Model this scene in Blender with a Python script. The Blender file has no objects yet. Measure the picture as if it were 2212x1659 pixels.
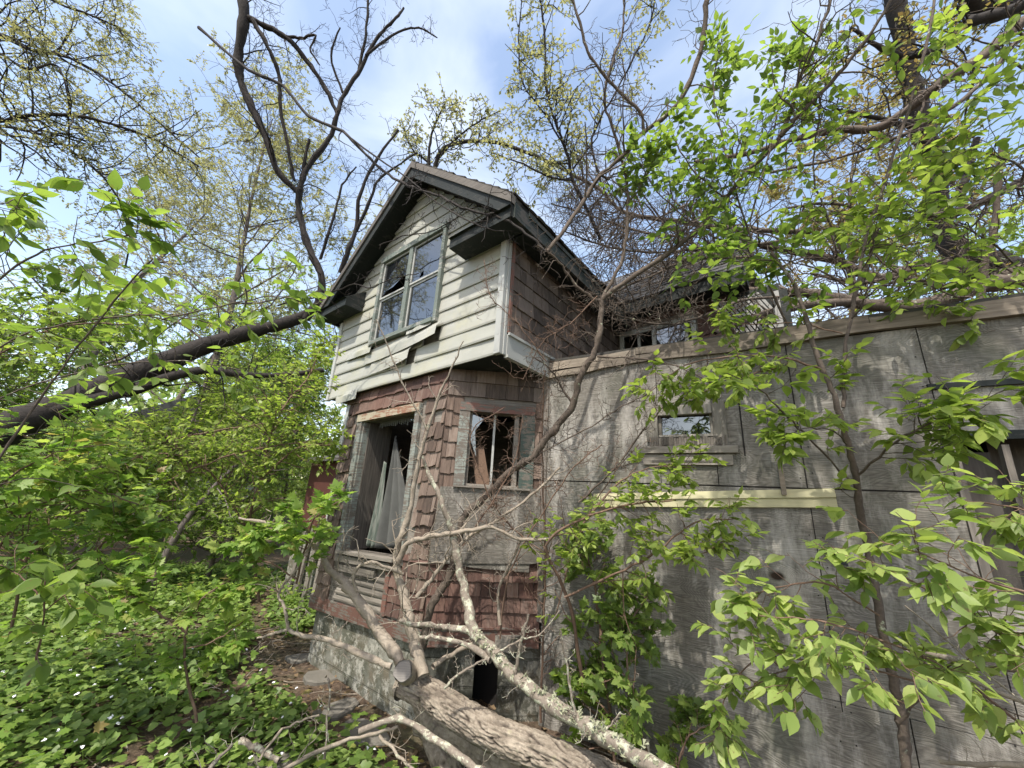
import bpy, math, random
import numpy as np
from mathutils import Vector, Matrix, noise
random.seed(7); rng = np.random.default_rng(11)
S = bpy.context.scene; COL = S.collection
PI = math.pi; R_ = math.radians
# ------------------------------------------------------------------ camera
PW, PH, FP = 2212., 1659., 831.          # photograph as measured, focal length in its pixels
PITCH, ROLL, EYE = R_(16.4), R_(3.3), 1.7
fwd = np.array([0, math.cos(PITCH), math.sin(PITCH)])
up0 = np.array([0, -math.sin(PITCH), math.cos(PITCH)]); rt0 = np.array([1., 0, 0])
right = math.cos(ROLL)*rt0 + math.sin(ROLL)*up0
upv = -math.sin(ROLL)*rt0 + math.cos(ROLL)*up0
CAM = np.array([0, 0, EYE])
cd = bpy.data.cameras.new('camera'); cam = bpy.data.objects.new('camera', cd); COL.objects.link(cam)
cam.matrix_world = Matrix([[right[i], upv[i], -fwd[i], CAM[i]] for i in range(3)] + [[0, 0, 0, 1]])
cd.sensor_fit = 'HORIZONTAL'; cd.sensor_width = 36; cd.lens = 36*FP/PW; cd.clip_start = .02; cd.clip_end = 800
S.camera = cam
# ------------------------------------------------------------------ world, sun, exposure
SUN_EL, SUN_AZ = R_(58), R_(203)          # azimuth clockwise from +Y: behind the camera, slightly left
w = bpy.data.worlds.new('World'); S.world = w; w.use_nodes = True
nt = w.node_tree; nt.nodes.clear(); N = nt.nodes.new; L = nt.links.new
out = N('ShaderNodeOutputWorld'); bg = N('ShaderNodeBackground'); sky = N('ShaderNodeTexSky')
sky.sky_type = 'NISHITA'; sky.sun_disc = False; sky.sun_elevation = SUN_EL; sky.sun_rotation = SUN_AZ
sky.air_density = 1.0; sky.dust_density = 1.5; sky.ozone_density = 2.0
tc = N('ShaderNodeTexCoord'); mp = N('ShaderNodeMapping'); mp.inputs['Scale'].default_value = (1.0, 1.0, 2.2)
nz = N('ShaderNodeTexNoise'); nz.inputs['Scale'].default_value = 2.0; nz.inputs['Detail'].default_value = 6; nz.inputs['Roughness'].default_value = .5
nz.inputs['Distortion'].default_value = .4
cr = N('ShaderNodeValToRGB'); cr.color_ramp.elements[0].position = .47; cr.color_ramp.elements[1].position = .82
mx = N('ShaderNodeMix'); mx.data_type = 'RGBA'; mx.inputs['B'].default_value = (3.8, 4.15, 4.7, 1)
L(tc.outputs['Generated'], mp.inputs['Vector']); L(mp.outputs[0], nz.inputs['Vector']); L(nz.outputs['Fac'], cr.inputs[0])
L(cr.outputs[0], mx.inputs['Factor'])
tint = N('ShaderNodeMix'); tint.data_type = 'RGBA'; tint.blend_type = 'MULTIPLY'; tint.inputs['Factor'].default_value = 1
tint.inputs['B'].default_value = (1.62, 1.42, 1.2, 1)
L(sky.outputs[0], tint.inputs['A']); L(tint.outputs['Result'], mx.inputs['A'])
L(mx.outputs['Result'], bg.inputs['Color']); bg.inputs['Strength'].default_value = .15; L(bg.outputs[0], out.inputs[0])
sl = bpy.data.lights.new('sun', 'SUN'); sl.energy = 3.1; sl.angle = R_(.6); sl.color = (1, .945, .85)
so = bpy.data.objects.new('sun', sl); COL.objects.link(so)
sd = Vector((math.sin(SUN_AZ)*math.cos(SUN_EL), math.cos(SUN_AZ)*math.cos(SUN_EL), math.sin(SUN_EL)))
so.rotation_euler = sd.to_track_quat('Z', 'Y').to_euler(); so.location = sd*30
vs = S.view_settings; vs.view_transform = 'Standard'; vs.look = 'None'; vs.exposure = 1.04; vs.gamma = 1; vs.use_curve_mapping = False
S.cycles.max_bounces = 6; S.cycles.transparent_max_bounces = 8
# ------------------------------------------------------------------ geometry helpers
def ray(x, y):
    d = fwd*FP + right*(x-PW/2) + upv*(PH/2-y); return d/FP          # unit depth along the view axis
def at(x, y, d): return CAM + ray(x, y)*d
def on_plane(x, y, p, n):
    d = ray(x, y); return CAM + d*(np.dot(np.array(p)-CAM, n)/np.dot(d, n))
def azd(a): a = R_(a); return np.array([math.sin(a), math.cos(a), 0.])
def unit(v): v = np.asarray(v, float); return v/(np.linalg.norm(v)+1e-12)
class MB:
    def __init__(s): s.v = []; s.f = []; s.r = []; s.m = []
    def poly(s, pts, faces, r=None, m=0):
        b = len(s.v); s.v += [tuple(map(float, p)) for p in pts]
        r = random.random() if r is None else r
        for f in faces: s.f.append([b+i for i in f]); s.r.append(r); s.m.append(m)
    def par(s, o, a, b, c, r=None, m=0):                               # parallelepiped
        o, a, b, c = (np.array(q, float) for q in (o, a, b, c))
        if np.dot(np.cross(a, b), c) < 0: a, b = b, a
        P = [o, o+a, o+a+b, o+b, o+c, o+a+c, o+a+b+c, o+b+c]
        s.poly(P, [(3, 2, 1, 0), (4, 5, 6, 7), (0, 1, 5, 4), (1, 2, 6, 5), (2, 3, 7, 6), (3, 0, 4, 7)], r, m)
    def box(s, x0, x1, y0, y1, z0, z1, r=None, m=0): s.par((x0, y0, z0), (x1-x0, 0, 0), (0, y1-y0, 0), (0, 0, z1-z0), r, m)
    def prism(s, pts, ext, r=None):                                    # planar polygon extruded by ext
        n = len(pts); P = [np.array(p, float) for p in pts]; Q = [p+np.array(ext) for p in P]
        s.poly(P+Q, [list(range(n))[::-1], list(range(n, 2*n))]+[(i, (i+1) % n, n+(i+1) % n, n+i) for i in range(n)], r)
def col_attr(me, r):
    a = me.attributes.new('rnd', 'FLOAT', 'FACE'); a.data.foreach_set('value', np.asarray(r, np.float32))
def link(name, me, mat, parent=None, loc=None, smooth=False):
    o = bpy.data.objects.new(name, me); COL.objects.link(o)
    for m in (mat if isinstance(mat, (list, tuple)) else [mat]): me.materials.append(m)
    if parent is not None: o.parent = parent
    if loc is not None: o.location = tuple(loc)
    if smooth: me.polygons.foreach_set('use_smooth', [True]*len(me.polygons))
    return o
def build(mb, name, mat, parent=None, loc=None, smooth=False, bevel=0):
    me = bpy.data.meshes.new(name); me.from_pydata(mb.v, [], mb.f); me.update(); col_attr(me, mb.r)
    if any(mb.m): me.polygons.foreach_set('material_index', mb.m)
    o = link(name, me, mat, parent, loc, smooth)
    if bevel:
        b = o.modifiers.new('bevel', 'BEVEL'); b.width = bevel; b.segments = 1; b.limit_method = 'ANGLE'
    return o
def tag(o, label, cat, group=None, kind=None):
    if label: o['label'] = label
    if cat: o['category'] = cat
    if group: o['group'] = group
    if kind: o['kind'] = kind
    return o
def empty(name, loc, rz=0, **k):
    o = bpy.data.objects.new(name, None); COL.objects.link(o); o.location = tuple(loc); o.rotation_euler = (0, 0, rz)
    o.empty_display_size = .2; tag(o, **k); return o
def np_mesh(name, verts, tris_or_quads, k, rnd):
    me = bpy.data.meshes.new(name); nf = len(tris_or_quads)
    me.vertices.add(len(verts)); me.vertices.foreach_set('co', np.asarray(verts, np.float32).ravel())
    me.loops.add(nf*k); me.loops.foreach_set('vertex_index', np.asarray(tris_or_quads, np.int32).ravel())
    me.polygons.add(nf); me.polygons.foreach_set('loop_start', np.arange(nf, dtype=np.int32)*k)
    try: me.polygons.foreach_set('loop_total', np.full(nf, k, np.int32))
    except Exception: pass
    me.update(calc_edges=True); col_attr(me, rnd); return me
def smooth_path(P, n=6):
    P = np.array(P, float)
    if len(P) < 3: 
        t = np.linspace(0, 1, n+1)[:, None]; return P[0]*(1-t)+P[-1]*t
    Q = np.vstack([2*P[0]-P[1], P, 2*P[-1]-P[-2]]); o = []
    for i in range(1, len(Q)-2):
        for t in np.linspace(0, 1, n, endpoint=False):
            a, b, c, d = Q[i-1:i+3]
            o.append(.5*((2*b)+(-a+c)*t+(2*a-5*b+4*c-d)*t*t+(-a+3*b-3*c+d)*t**3))
    o.append(Q[-2]); return np.array(o)
class Wood:                                                             # a bundle of tapering tubes -> one mesh
    def __init__(s): s.V = []; s.F = []; s.n = 0
    def tube(s, P, R, k=6, cap=False, knob=0.):
        P = np.asarray(P, float); R = np.asarray(R, float); m = len(P)
        if m < 2: return
        T = np.gradient(P, axis=0); T /= (np.linalg.norm(T, axis=1)[:, None]+1e-9)
        a = np.cross(T[0], (0.3, .2, 1.)); a = unit(a); fr = []
        for i in range(m):
            a = a-T[i]*np.dot(a, T[i]); a = unit(a); fr.append((a, np.cross(T[i], a)))
        A = np.array([f[0] for f in fr]); B = np.array([f[1] for f in fr])
        th = np.linspace(0, 2*PI, k, endpoint=False)
        rr = R[:, None]*(1+knob*rng.normal(size=(m, k))*.5)
        V = P[:, None]+rr[..., None]*(np.cos(th)[None, :, None]*A[:, None]+np.sin(th)[None, :, None]*B[:, None])
        i, j = np.meshgrid(np.arange(m-1), np.arange(k), indexing='ij'); j2 = (j+1) % k
        F = np.stack([i*k+j, i*k+j2, (i+1)*k+j2, (i+1)*k+j], -1).reshape(-1, 4)
        s.V.append(V.reshape(-1, 3)); s.F.append(F+s.n); s.n += m*k
    def mesh(s, name, base=(0, 0, 0)):
        V = np.vstack(s.V)-np.asarray(base); F = np.vstack(s.F)
        me = np_mesh(name, V, F, 4, rng.random(len(F))); me.polygons.foreach_set('use_smooth', [True]*len(me.polygons)); return me
# leaf templates: (verts, triangles), y along the leaf, unit length
def leaf_oval(wd=.26, fold=.06, droop=.12):
    ys = [0, .16, .36, .58, .8, 1.0]; ws = [0, .72, 1, .86, .42, 0]
    V = [(0, 0, 0)]; 
    for y, q in list(zip(ys, ws))[1:-1]: V += [(-wd*q, y, fold*q-droop*y*y), (0, y, -droop*y*y), (wd*q, y, fold*q-droop*y*y)]
    V.append((0, 1, -droop)); e = len(V)-1
    F = [(0, 2, 1), (0, 3, 2)]
    for i in range(3):
        a = 1+3*i; b = a+3; F += [(a, a+1, b), (a+1, b+1, b), (a+1, a+2, b+1), (a+2, b+2, b+1)]
    F += [(e-3, e-2, e), (e-2, e-1, e)]
    return np.array(V), np.array(F)
def leaf_simple(wd=.27):
    return np.array([(0, 0, 0), (-wd, .45, .05), (0, 1, -.1), (wd, .45, .05), (0, .45, -.03)]), np.array([(0, 4, 1), (1, 4, 2), (0, 3, 4), (4, 3, 2)])
def leaf_maple():
    pts = [(0, 0), (.16, .1), (.42, .02), (.34, .2), (.56, .38), (.34, .4), (.36, .66), (.2, .58), (.13, .78), (0, 1)]
    L_ = [(x, y) for x, y in pts]; R2 = [(-x, y) for x, y in pts[1:-1]][::-1]
    P = L_+R2; V = [(x, y, -.18*(x*x)-.1*y*y+.03) for x, y in P]+[(0, .38, .0)]; c = len(V)-1; n = len(P)
    return np.array(V), np.array([(c, i, (i+1) % n) for i in range(n)])
def leaf_heart():
    P = [(0, 0), (.28, -.1), (.48, .12), (.46, .45), (.22, .8), (0, 1), (-.22, .8), (-.46, .45), (-.48, .12), (-.28, -.1)]
    V = [(x, y, .1*abs(x)-.1*y*y) for x, y in P]+[(0, .4, 0)]; n = len(P)
    return np.array(V), np.array([(n, i, (i+1) % n) for i in range(n)])
def leaf_small(): return np.array([(0, 0, 0), (-.3, .5, 0), (0, 1, 0), (.3, .5, 0)]), np.array([(0, 2, 1), (0, 3, 2)])
OVAL, SIMPLE, MAPLE, HEART, SMALL = leaf_oval(), leaf_simple(), leaf_maple(), leaf_heart(), leaf_small()
def leaves_mesh(name, tmpl, pos, ydir, ndir, size, base=(0, 0, 0), rnd=None):
    V, F = tmpl; pos = np.asarray(pos, float); n = len(pos)
    Y = np.asarray(ydir, float); Y /= np.linalg.norm(Y, axis=1)[:, None]+1e-9
    Z = np.asarray(ndir, float); Z = Z-Y*np.sum(Y*Z, 1)[:, None]; Z /= np.linalg.norm(Z, axis=1)[:, None]+1e-9
    X = np.cross(Y, Z)*rng.uniform(.75, 1.25, (n, 1)); Z = Z*rng.uniform(-.3, 1.7, (n, 1)); size = np.asarray(size)[:, None, None]
    W_ = pos[:, None]+size*(V[None, :, 0:1]*X[:, None]+V[None, :, 1:2]*Y[:, None]+V[None, :, 2:3]*Z[:, None])
    FF = (F[None]+np.arange(n)[:, None, None]*len(V)).reshape(-1, 3)
    r = rng.random(n) if rnd is None else rnd
    me = np_mesh(name, W_.reshape(-1, 3)-np.asarray(base), FF, 3, np.repeat(r, len(F)))
    me.polygons.foreach_set('use_smooth', [True]*len(me.polygons)); return me
def rv(n=None): return rng.normal(size=3) if n is None else rng.normal(size=(n, 3))
def crooked(p, d, ln, k, wob, bias=(0, 0, 0)):
    P = [np.array(p, float)]; d = unit(d); b = np.array(bias, float)
    for i in range(k):
        d = unit(d+wob*rv()*.5+b/k); P.append(P[-1]+d*ln/k)
    return np.array(P)
def sprout(wood, P, R, n, ln, lv, tips, spread=.9, wob=.35, bias=(0, 0, .2), t0=.15, sub=4, k=4, rmin=.0012, shrink=.5, rfac=.55):
    """random side shoots from path P; collects terminal twigs in tips"""
    m = len(P)
    for _ in range(n):
        t = t0+(1-t0)*random.random(); i = min(m-2, int(t*(m-1))); f = t*(m-1)-i
        p = P[i]*(1-f)+P[i+1]*f; r = (R[i]*(1-f)+R[i+1]*f)*rfac
        T = unit(P[i+1]-P[i]); q = rv(); q = unit(q-T*np.dot(q, T)); d = unit(T*(1-spread*.6)+q*spread)
        l2 = ln*random.uniform(.45, 1.15)*(1.15-.5*t); kk = 5 if lv else 4
        r = max(rmin*1.3, min(r, l2*.018)); Q = crooked(p, d, l2, kk, wob, bias); RR = np.linspace(r, max(rmin, r*.35), kk+1)
        wood.tube(Q, RR, k if r > .004 else 3, knob=.12)
        if lv > 0: sprout(wood, Q, RR, sub, ln*shrink, lv-1, tips, spread, wob, bias, .2, sub, k, rmin, shrink, rfac)
        if lv == 0 or random.random() < .4: tips.append(Q)
def leaf_anchors(tips, per=6, start=.15, down=.25, side=.8, upn=1.2):
    pos, Y, Z = [], [], []
    for Q in tips:
        m = len(Q)
        for j in range(per):
            t = start+(1-start)*(j+.5*random.random())/per; i = min(m-2, int(t*(m-1))); f = t*(m-1)-i
            p = Q[i]*(1-f)+Q[i+1]*f; T = unit(Q[i+1]-Q[i])
            h = np.cross(T, (0, 0, 1)); h = unit(h if np.linalg.norm(h) > .1 else rv())*(1 if j % 2 else -1)
            y = T*.6+h*side+rv()*.25+np.array((0, 0, -down))
            if j == per-1: y = T+rv()*.15+np.array((0, 0, -down))
            pos.append(p); Y.append(y); Z.append(np.array((0, 0, upn))+rv()*.45)
    return np.array(pos), np.array(Y), np.array(Z)
# ------------------------------------------------------------------ materials
class NT:
    def __init__(s, name):
        s.m = bpy.data.materials.new(name); s.m.use_nodes = True; s.t = s.m.node_tree; s.t.nodes.clear()
        s.out = s.n('ShaderNodeOutputMaterial'); s.b = s.n('ShaderNodeBsdfPrincipled'); s.l(s.b.outputs[0], s.out.inputs[0])
    def n(s, t, **k):
        o = s.t.nodes.new(t)
        for a, b in k.items(): setattr(o, a, b)
        return o
    def l(s, a, b): s.t.links.new(a, b)
    def sock(s, x, i):
        if isinstance(x, (int, float)): i.default_value = x
        elif isinstance(x, tuple): i.default_value = x if len(x) == 4 or i.type == 'VECTOR' else (*x, 1)
        else: s.l(x, i)
    def obj(s, scale=(1, 1, 1), rot=(0, 0, 0)):
        c = s.n('ShaderNodeTexCoord'); m = s.n('ShaderNodeMapping'); m.inputs['Scale'].default_value = scale; m.inputs['Rotation'].default_value = rot
        s.l(c.outputs['Object'], m.inputs['Vector']); return m.outputs[0]
    def noise(s, vec, scale=5, detail=5, rough=.6, dist=0):
        o = s.n('ShaderNodeTexNoise'); s.l(vec, o.inputs['Vector'])
        for a, b in (('Scale', scale), ('Detail', detail), ('Roughness', rough), ('Distortion', dist)): o.inputs[a].default_value = b
        return o.outputs['Fac']
    def rnd(s):
        a = s.n('ShaderNodeAttribute', attribute_name='rnd'); return a.outputs['Fac']
    def ramp(s, f, stops):
        o = s.n('ShaderNodeValToRGB'); e = o.color_ramp.elements
        while len(e) < len(stops): e.new(.5)
        for q, (p, c) in zip(e, stops): q.position = p; q.color = (*c, 1) if len(c) == 3 else c
        s.sock(f, o.inputs[0]); return o.outputs[0]
    def mix(s, f, a, b, mode='MIX'):
        o = s.n('ShaderNodeMix', data_type='RGBA', blend_type=mode); s.sock(f, o.inputs['Factor']); s.sock(a, o.inputs['A']); s.sock(b, o.inputs['B']); return o.outputs['Result']
    def math(s, op, a, b=0., c=0.):
        o = s.n('ShaderNodeMath', operation=op); s.sock(a, o.inputs[0]); s.sock(b, o.inputs[1]); s.sock(c, o.inputs[2]); return o.outputs[0]
    def fin(s, color, rough=.8, bump=None, bs=.3, bd=.01, spec=.3):
        s.sock(color, s.b.inputs['Base Color']); s.sock(rough, s.b.inputs['Roughness']); s.b.inputs['Specular IOR Level'].default_value = spec
        if bump is not None:
            o = s.n('ShaderNodeBump'); o.inputs['Strength'].default_value = bs; o.inputs['Distance'].default_value = bd
            s.l(bump, o.inputs['Height']); s.l(o.outputs[0], s.b.inputs['Normal'])
        return s.m
g3 = lambda v: (v, v, v)
def m_wood(name, stops, grain=(2, 2, 40), mossy=None, rw=.45, rough=.85, bs=.5):
    t = NT(name); a = t.noise(t.obj(grain), 1.6, 6, .65, .4); b = t.noise(t.obj((1, 1, 1)), 2.2, 4)
    f = t.math('MULTIPLY_ADD', a, .75, t.math('MULTIPLY_ADD', t.rnd(), rw, -.12)); c = t.ramp(f, stops)
    c = t.mix(t.ramp(b, [(.35, g3(0)), (.75, g3(.55))]), c, (.05, .045, .04))
    if mossy: c = t.mix(t.ramp(t.noise(t.obj(), 3.1, 6, .7), [(.52, g3(0)), (.68, g3(.8))]), c, mossy)
    return t.fin(c, rough, a, bs, .006)
def m_paint(name, paint, under, wear=.55, grain=(3, 3, 30), rough=.7, sc=6):
    t = NT(name); a = t.noise(t.obj(grain), 2, 6, .7, .3); b = t.noise(t.obj(), sc, 6, .75)
    k = t.ramp(t.math('MULTIPLY_ADD', a, .5, t.math('MULTIPLY', b, .5)), [(wear, g3(0)), (wear+.05, g3(1))])
    return t.fin(t.mix(k, t.mix(t.math('MULTIPLY', t.noise(t.obj(), 2, 4), .6), paint, tuple(x*.45 for x in paint)), t.mix(a, under, tuple(x*.4 for x in under))), rough, k, .4, .003)
SHINGLE = m_wood('weathered_brown_shingle', [(.12, (.035, .024, .02)), (.38, (.115, .078, .06)), (.62, (.21, .155, .125)), (.9, (.34, .28, .235))], (34, 34, 2.2))
SHINGLE_RED = m_wood('faded_red_shingle', [(.12, (.035, .019, .016)), (.4, (.105, .055, .044)), (.65, (.165, .1, .08)), (.95, (.26, .205, .175))], (34, 34, 2.2))
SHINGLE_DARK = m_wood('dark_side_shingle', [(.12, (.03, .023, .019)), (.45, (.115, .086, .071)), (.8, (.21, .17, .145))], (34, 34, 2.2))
BARN = m_wood('grey_board', [(.15, (.06, .055, .05)), (.45, (.2, .18, .155)), (.85, (.4, .37, .32))], (2, 2, 34), rw=.3)
BARN_V = m_wood('grey_board_upright', [(.15, (.05, .045, .04)), (.45, (.17, .15, .13)), (.85, (.36, .33, .29))], (34, 34, 2), rw=.3)
BEAM = m_wood('tan_weathered_beam', [(.15, (.08, .065, .05)), (.45, (.22, .185, .145)), (.85, (.4, .35, .29))], (2, 2, 30), rw=.25)
TRIM = m_paint('dark_green_paint', (.016, .021, .02), (.06, .06, .056), .53)
TRIM_PALE = m_paint('worn_green_casing', (.25, .275, .25), (.2, .175, .15), .48)
TRIM_RED = m_paint('worn_red_casing', (.2, .1, .08), (.16, .155, .135), .5)
TRIM_GREEN = m_paint('worn_green_board', (.065, .095, .082), (.22, .2, .17), .48)
FASCIA = m_paint('dark_worn_fascia', (.022, .032, .029), (.1, .092, .083), .5)
VINYL_TRIM = m_paint('white_trim_paint', (.42, .43, .41), (.24, .23, .21), .6, rough=.5)
t = NT('cream_siding')
a = t.noise(t.obj((1.2, 1.2, 7)), 1.5, 6, .65); b = t.noise(t.obj((2, 2, 2)), 1.3, 7, .7); c = t.noise(t.obj((14, 14, 1.1)), 1.0, 5, .7)
cc = t.mix(t.ramp(a, [(.3, g3(0)), (.75, g3(.55))]), (.34, .345, .31), (.23, .235, .205))
cc = t.mix(t.ramp(b, [(.5, g3(0)), (.72, g3(.55))]), cc, (.36, .35, .22))
cc = t.mix(t.ramp(c, [(.55, g3(0)), (.78, g3(.4))]), cc, (.27, .26, .22))
cc = t.mix(t.math('MULTIPLY', t.rnd(), .22), cc, (.4, .385, .34))
SIDING = t.fin(cc, .5, a, .15, .004, .35)
t = NT('yellow_siding'); SID_Y = t.fin(t.mix(t.noise(t.obj((1, 1, 6)), 3, 5), (.5, .47, .28), (.27, .25, .16)), .6)
t = NT('plywood')                                                     # rotary-cut veneer: contour lines of a stretched field, knots as rings
o = t.obj((1, 1, 1)); sp = t.n('ShaderNodeSeparateXYZ'); t.l(o, sp.inputs[0]); X_, Z_ = sp.outputs[0], sp.outputs[2]
f = t.noise(t.obj((.85, .85, 2.3)), 1.25, 2, .45, .3); f2 = t.noise(t.obj((6, 6, 26)), 1., 3, .5)
v = t.n('ShaderNodeTexVoronoi'); t.l(t.obj((1.45, 1.45, 2.3)), v.inputs['Vector']); v.inputs['Scale'].default_value = .95
kn = t.math('POWER', t.math('MAXIMUM', t.math('SUBTRACT', 1., t.math('MULTIPLY', v.outputs['Distance'], 2.3)), 0.), 2.)
fld = t.math('ADD', t.math('MULTIPLY_ADD', f, 3.4, t.math('MULTIPLY', Z_, 1.8)), t.math('MULTIPLY_ADD', kn, 1.1, t.math('MULTIPLY', f2, .1)))
ln = t.math('SINE', t.math('MULTIPLY', fld, 120.)); ln = t.math('POWER', t.math('MULTIPLY_ADD', ln, .5, .5), 1.5)
ln = t.math('MULTIPLY', ln, t.math('MULTIPLY_ADD', t.noise(t.obj((2, 2, 9)), 1.6, 4), 1.2, .2))
core = t.ramp(v.outputs['Distance'], [(.045, g3(1)), (.075, g3(0))])
fine = t.noise(t.obj((5, 5, 110)), 1.3, 5, .7)
stain = t.noise(t.obj((1.6, 1.6, .8)), 1.4, 6, .7); streak = t.noise(t.obj((11, 11, .7)), .9, 5, .65)
base = t.mix(t.ramp(stain, [(.35, g3(0)), (.65, g3(1))]), (.14, .13, .112), (.37, .35, .315)); base = t.mix(t.math('MULTIPLY', t.rnd(), .3), base, (.19, .178, .158))
c = t.mix(t.math('MULTIPLY', ln, .6), base, (.085, .078, .07)); c = t.mix(t.ramp(fine, [(.42, g3(.7)), (.62, g3(0))]), c, (.08, .072, .062))
c = t.mix(t.ramp(streak, [(.52, g3(0)), (.74, g3(.65))]), c, (.075, .068, .06))
c = t.mix(t.ramp(t.noise(t.obj((3.5, 3.5, .9)), 1.3, 6, .72), [(.5, g3(0)), (.66, g3(.65))]), c, (.47, .45, .415)); c = t.mix(t.ramp(t.noise(t.obj((1, 1, .7)), 1.9, 5, .6), [(.5, g3(0)), (.72, g3(.55))]), c, (.085, .095, .07))
c = t.mix(core, c, (.03, .02, .014))
PLY = t.fin(c, .85, t.math('MULTIPLY_ADD', ln, -.6, fine), .55, .004, .2)
def m_roof(name, dk, lt):
    t = NT(name); n = t.noise(t.obj(), 60, 4); b = t.noise(t.obj(), 3, 6, .7)
    c = t.mix(t.rnd(), dk, lt); c = t.mix(t.math('MULTIPLY', n, .5), c, g3(.02)); c = t.mix(t.ramp(b, [(.5, g3(0)), (.7, g3(.5))]), c, (.075, .075, .045))
    return t.fin(c, .95, n, .4, .004)
ROOF = m_roof('asphalt_shingle', (.05, .05, .052), (.13, .13, .135)); ROOF_OLD = m_roof('old_roof_shingle', (.028, .026, .024), (.1, .095, .088))
t = NT('painted_block'); o = t.obj((1, 1, 1), (PI/2, 0, 0)); br = t.n('ShaderNodeTexBrick'); t.l(o, br.inputs['Vector'])
for k_, v_ in (('Scale', 1.), ('Mortar Size', .012), ('Mortar Smooth', .3), ('Brick Width', .4), ('Row Height', .2)): br.inputs[k_].default_value = v_
br.inputs['Color1'].default_value = (.14, .14, .118, 1); br.inputs['Color2'].default_value = (.24, .235, .205, 1); br.inputs['Mortar'].default_value = (.13, .13, .11, 1)
p = t.noise(t.obj(), 6, 7, .75); c = t.mix(t.ramp(p, [(.48, g3(0)), (.58, g3(.8))]), br.outputs['Color'], (.12, .1, .07))
c = t.mix(t.ramp(t.noise(t.obj(), 2.4, 6, .7), [(.42, g3(0)), (.6, g3(.75))]), c, (.055, .058, .038)); c = t.mix(t.ramp(t.noise(t.obj(), 9, 6, .8), [(.52, g3(0)), (.6, g3(.8))]), c, (.36, .35, .31))
BLOCK = t.fin(c, .9, t.math('SUBTRACT', p, t.math('MULTIPLY', br.outputs['Fac'], .8)), .8, .015)
def m_bark(name, c0, c1, c2, sc=1., lichen=.0, lc=(.38, .42, .3), bs=.8):
    t = NT(name); a = t.noise(t.obj((1, 1, 1)), 22*sc, 6, .7, .6); b = t.noise(t.obj(), 3*sc, 5, .65)
    c = t.mix(b, t.ramp(a, [(.3, c0), (.5, c1), (.72, c2)]), c1)
    if lichen: c = t.mix(t.ramp(t.noise(t.obj(), 14*sc, 5, .7), [(1-lichen-.06, g3(0)), (1-lichen, g3(.85))]), c, lc)
    return t.fin(c, .9, a, bs, .01/sc)
BARK_DARK = m_bark('dark_bark', (.009, .008, .007), (.026, .022, .02), (.06, .05, .044))
BARK_FAR = m_bark('far_bark', (.06, .05, .045), (.12, .1, .09), (.2, .175, .155))
BARK_MID = m_bark('grey_brown_bark', (.035, .027, .022), (.095, .075, .06), (.19, .155, .125), 1, .32)
BARK_PALE = m_bark('pale_dead_bark', (.1, .083, .065), (.25, .212, .168), (.42, .37, .305), 1, .3)
BARK_LICHEN = m_bark('lichen_bark', (.07, .058, .048), (.19, .16, .13), (.32, .285, .24), 1.6, .42, (.42, .43, .33))
BARK_TWIG = m_bark('red_brown_twig', (.06, .035, .025), (.14, .09, .065), (.25, .18, .14), 2)
t = NT('furrowed_log_bark'); a = t.noise(t.obj(), 9, 8, .72, .5); b = t.noise(t.obj(), 40, 5, .7)
c = t.ramp(t.math('MULTIPLY_ADD', a, .7, t.math('MULTIPLY', b, .3)), [(.3, (.06, .048, .038)), (.48, (.2, .168, .132)), (.68, (.38, .33, .265))])
at_ = t.n('ShaderNodeAttribute', attribute_name='groove'); c = t.mix(at_.outputs['Fac'], c, (.04, .03, .024))
c = t.mix(t.ramp(t.noise(t.obj(), 5, 5, .7), [(.6, g3(0)), (.7, g3(.5))]), c, (.22, .24, .12))
LOGBARK = t.fin(c, .92, t.math('ADD', a, b), .7, .006)
t = NT('sawn_end'); wv = t.n('ShaderNodeTexWave', wave_type='RINGS'); t.l(t.obj(), wv.inputs['Vector']); wv.inputs['Scale'].default_value = 26; wv.inputs['Distortion'].default_value = 2
SAWN = t.fin(t.mix(wv.outputs['Fac'], (.15, .14, .13), (.18, .165, .15)), .9)
def m_leaf(name, stops, tr=.5, rough=.45, tcol=1.7):
    t = NT(name); c = t.ramp(t.rnd(), stops); geo = t.n('ShaderNodeNewGeometry')
    sp_ = t.ramp(t.noise(t.obj(), 55, 3, .7), [(.62, g3(0)), (.68, g3(.75))]); c = t.mix(t.math('MULTIPLY', t.noise(t.obj(), 1.7, 3), .2), c, (.09, .13, .03)); c = t.mix(sp_, c, (.16, .12, .05))
    c2 = t.mix(t.math('MULTIPLY', geo.outputs['Backfacing'], .45), c, (.15, .2, .1)); t.fin(c2, rough, spec=.35)
    ts = t.n('ShaderNodeBsdfTranslucent'); t.l(t.mix(1., c, (tcol, tcol*1.05, tcol*.6), 'MULTIPLY'), ts.inputs[0])
    m = t.n('ShaderNodeMixShader'); m.inputs[0].default_value = tr; t.l(t.b.outputs[0], m.inputs[1]); t.l(ts.outputs[0], m.inputs[2]); t.l(m.outputs[0], t.out.inputs[0])
    return t.m
LEAF_BRIGHT = m_leaf('bright_spring_leaf', [(0, (.13, .19, .035)), (.5, (.22, .295, .06)), (1, (.33, .4, .1))])
LEAF_MID = m_leaf('mid_green_leaf', [(0, (.085, .14, .028)), (.5, (.155, .23, .05)), (1, (.25, .33, .08))])
LEAF_PALE = m_leaf('pale_spring_leaf', [(0, (.15, .22, .05)), (.5, (.26, .34, .095)), (1, (.38, .44, .15))], .45)
LEAF_MAPLE = m_leaf('maple_leaf', [(0, (.12, .21, .04)), (.6, (.22, .33, .07)), (.92, (.32, .4, .1)), (1, (.3, .2, .1))], .5)
LEAF_GROUND = m_leaf('ground_cover_leaf', [(0, (.08, .14, .03)), (.5, (.155, .235, .055)), (1, (.24, .33, .09))], .35)
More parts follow.
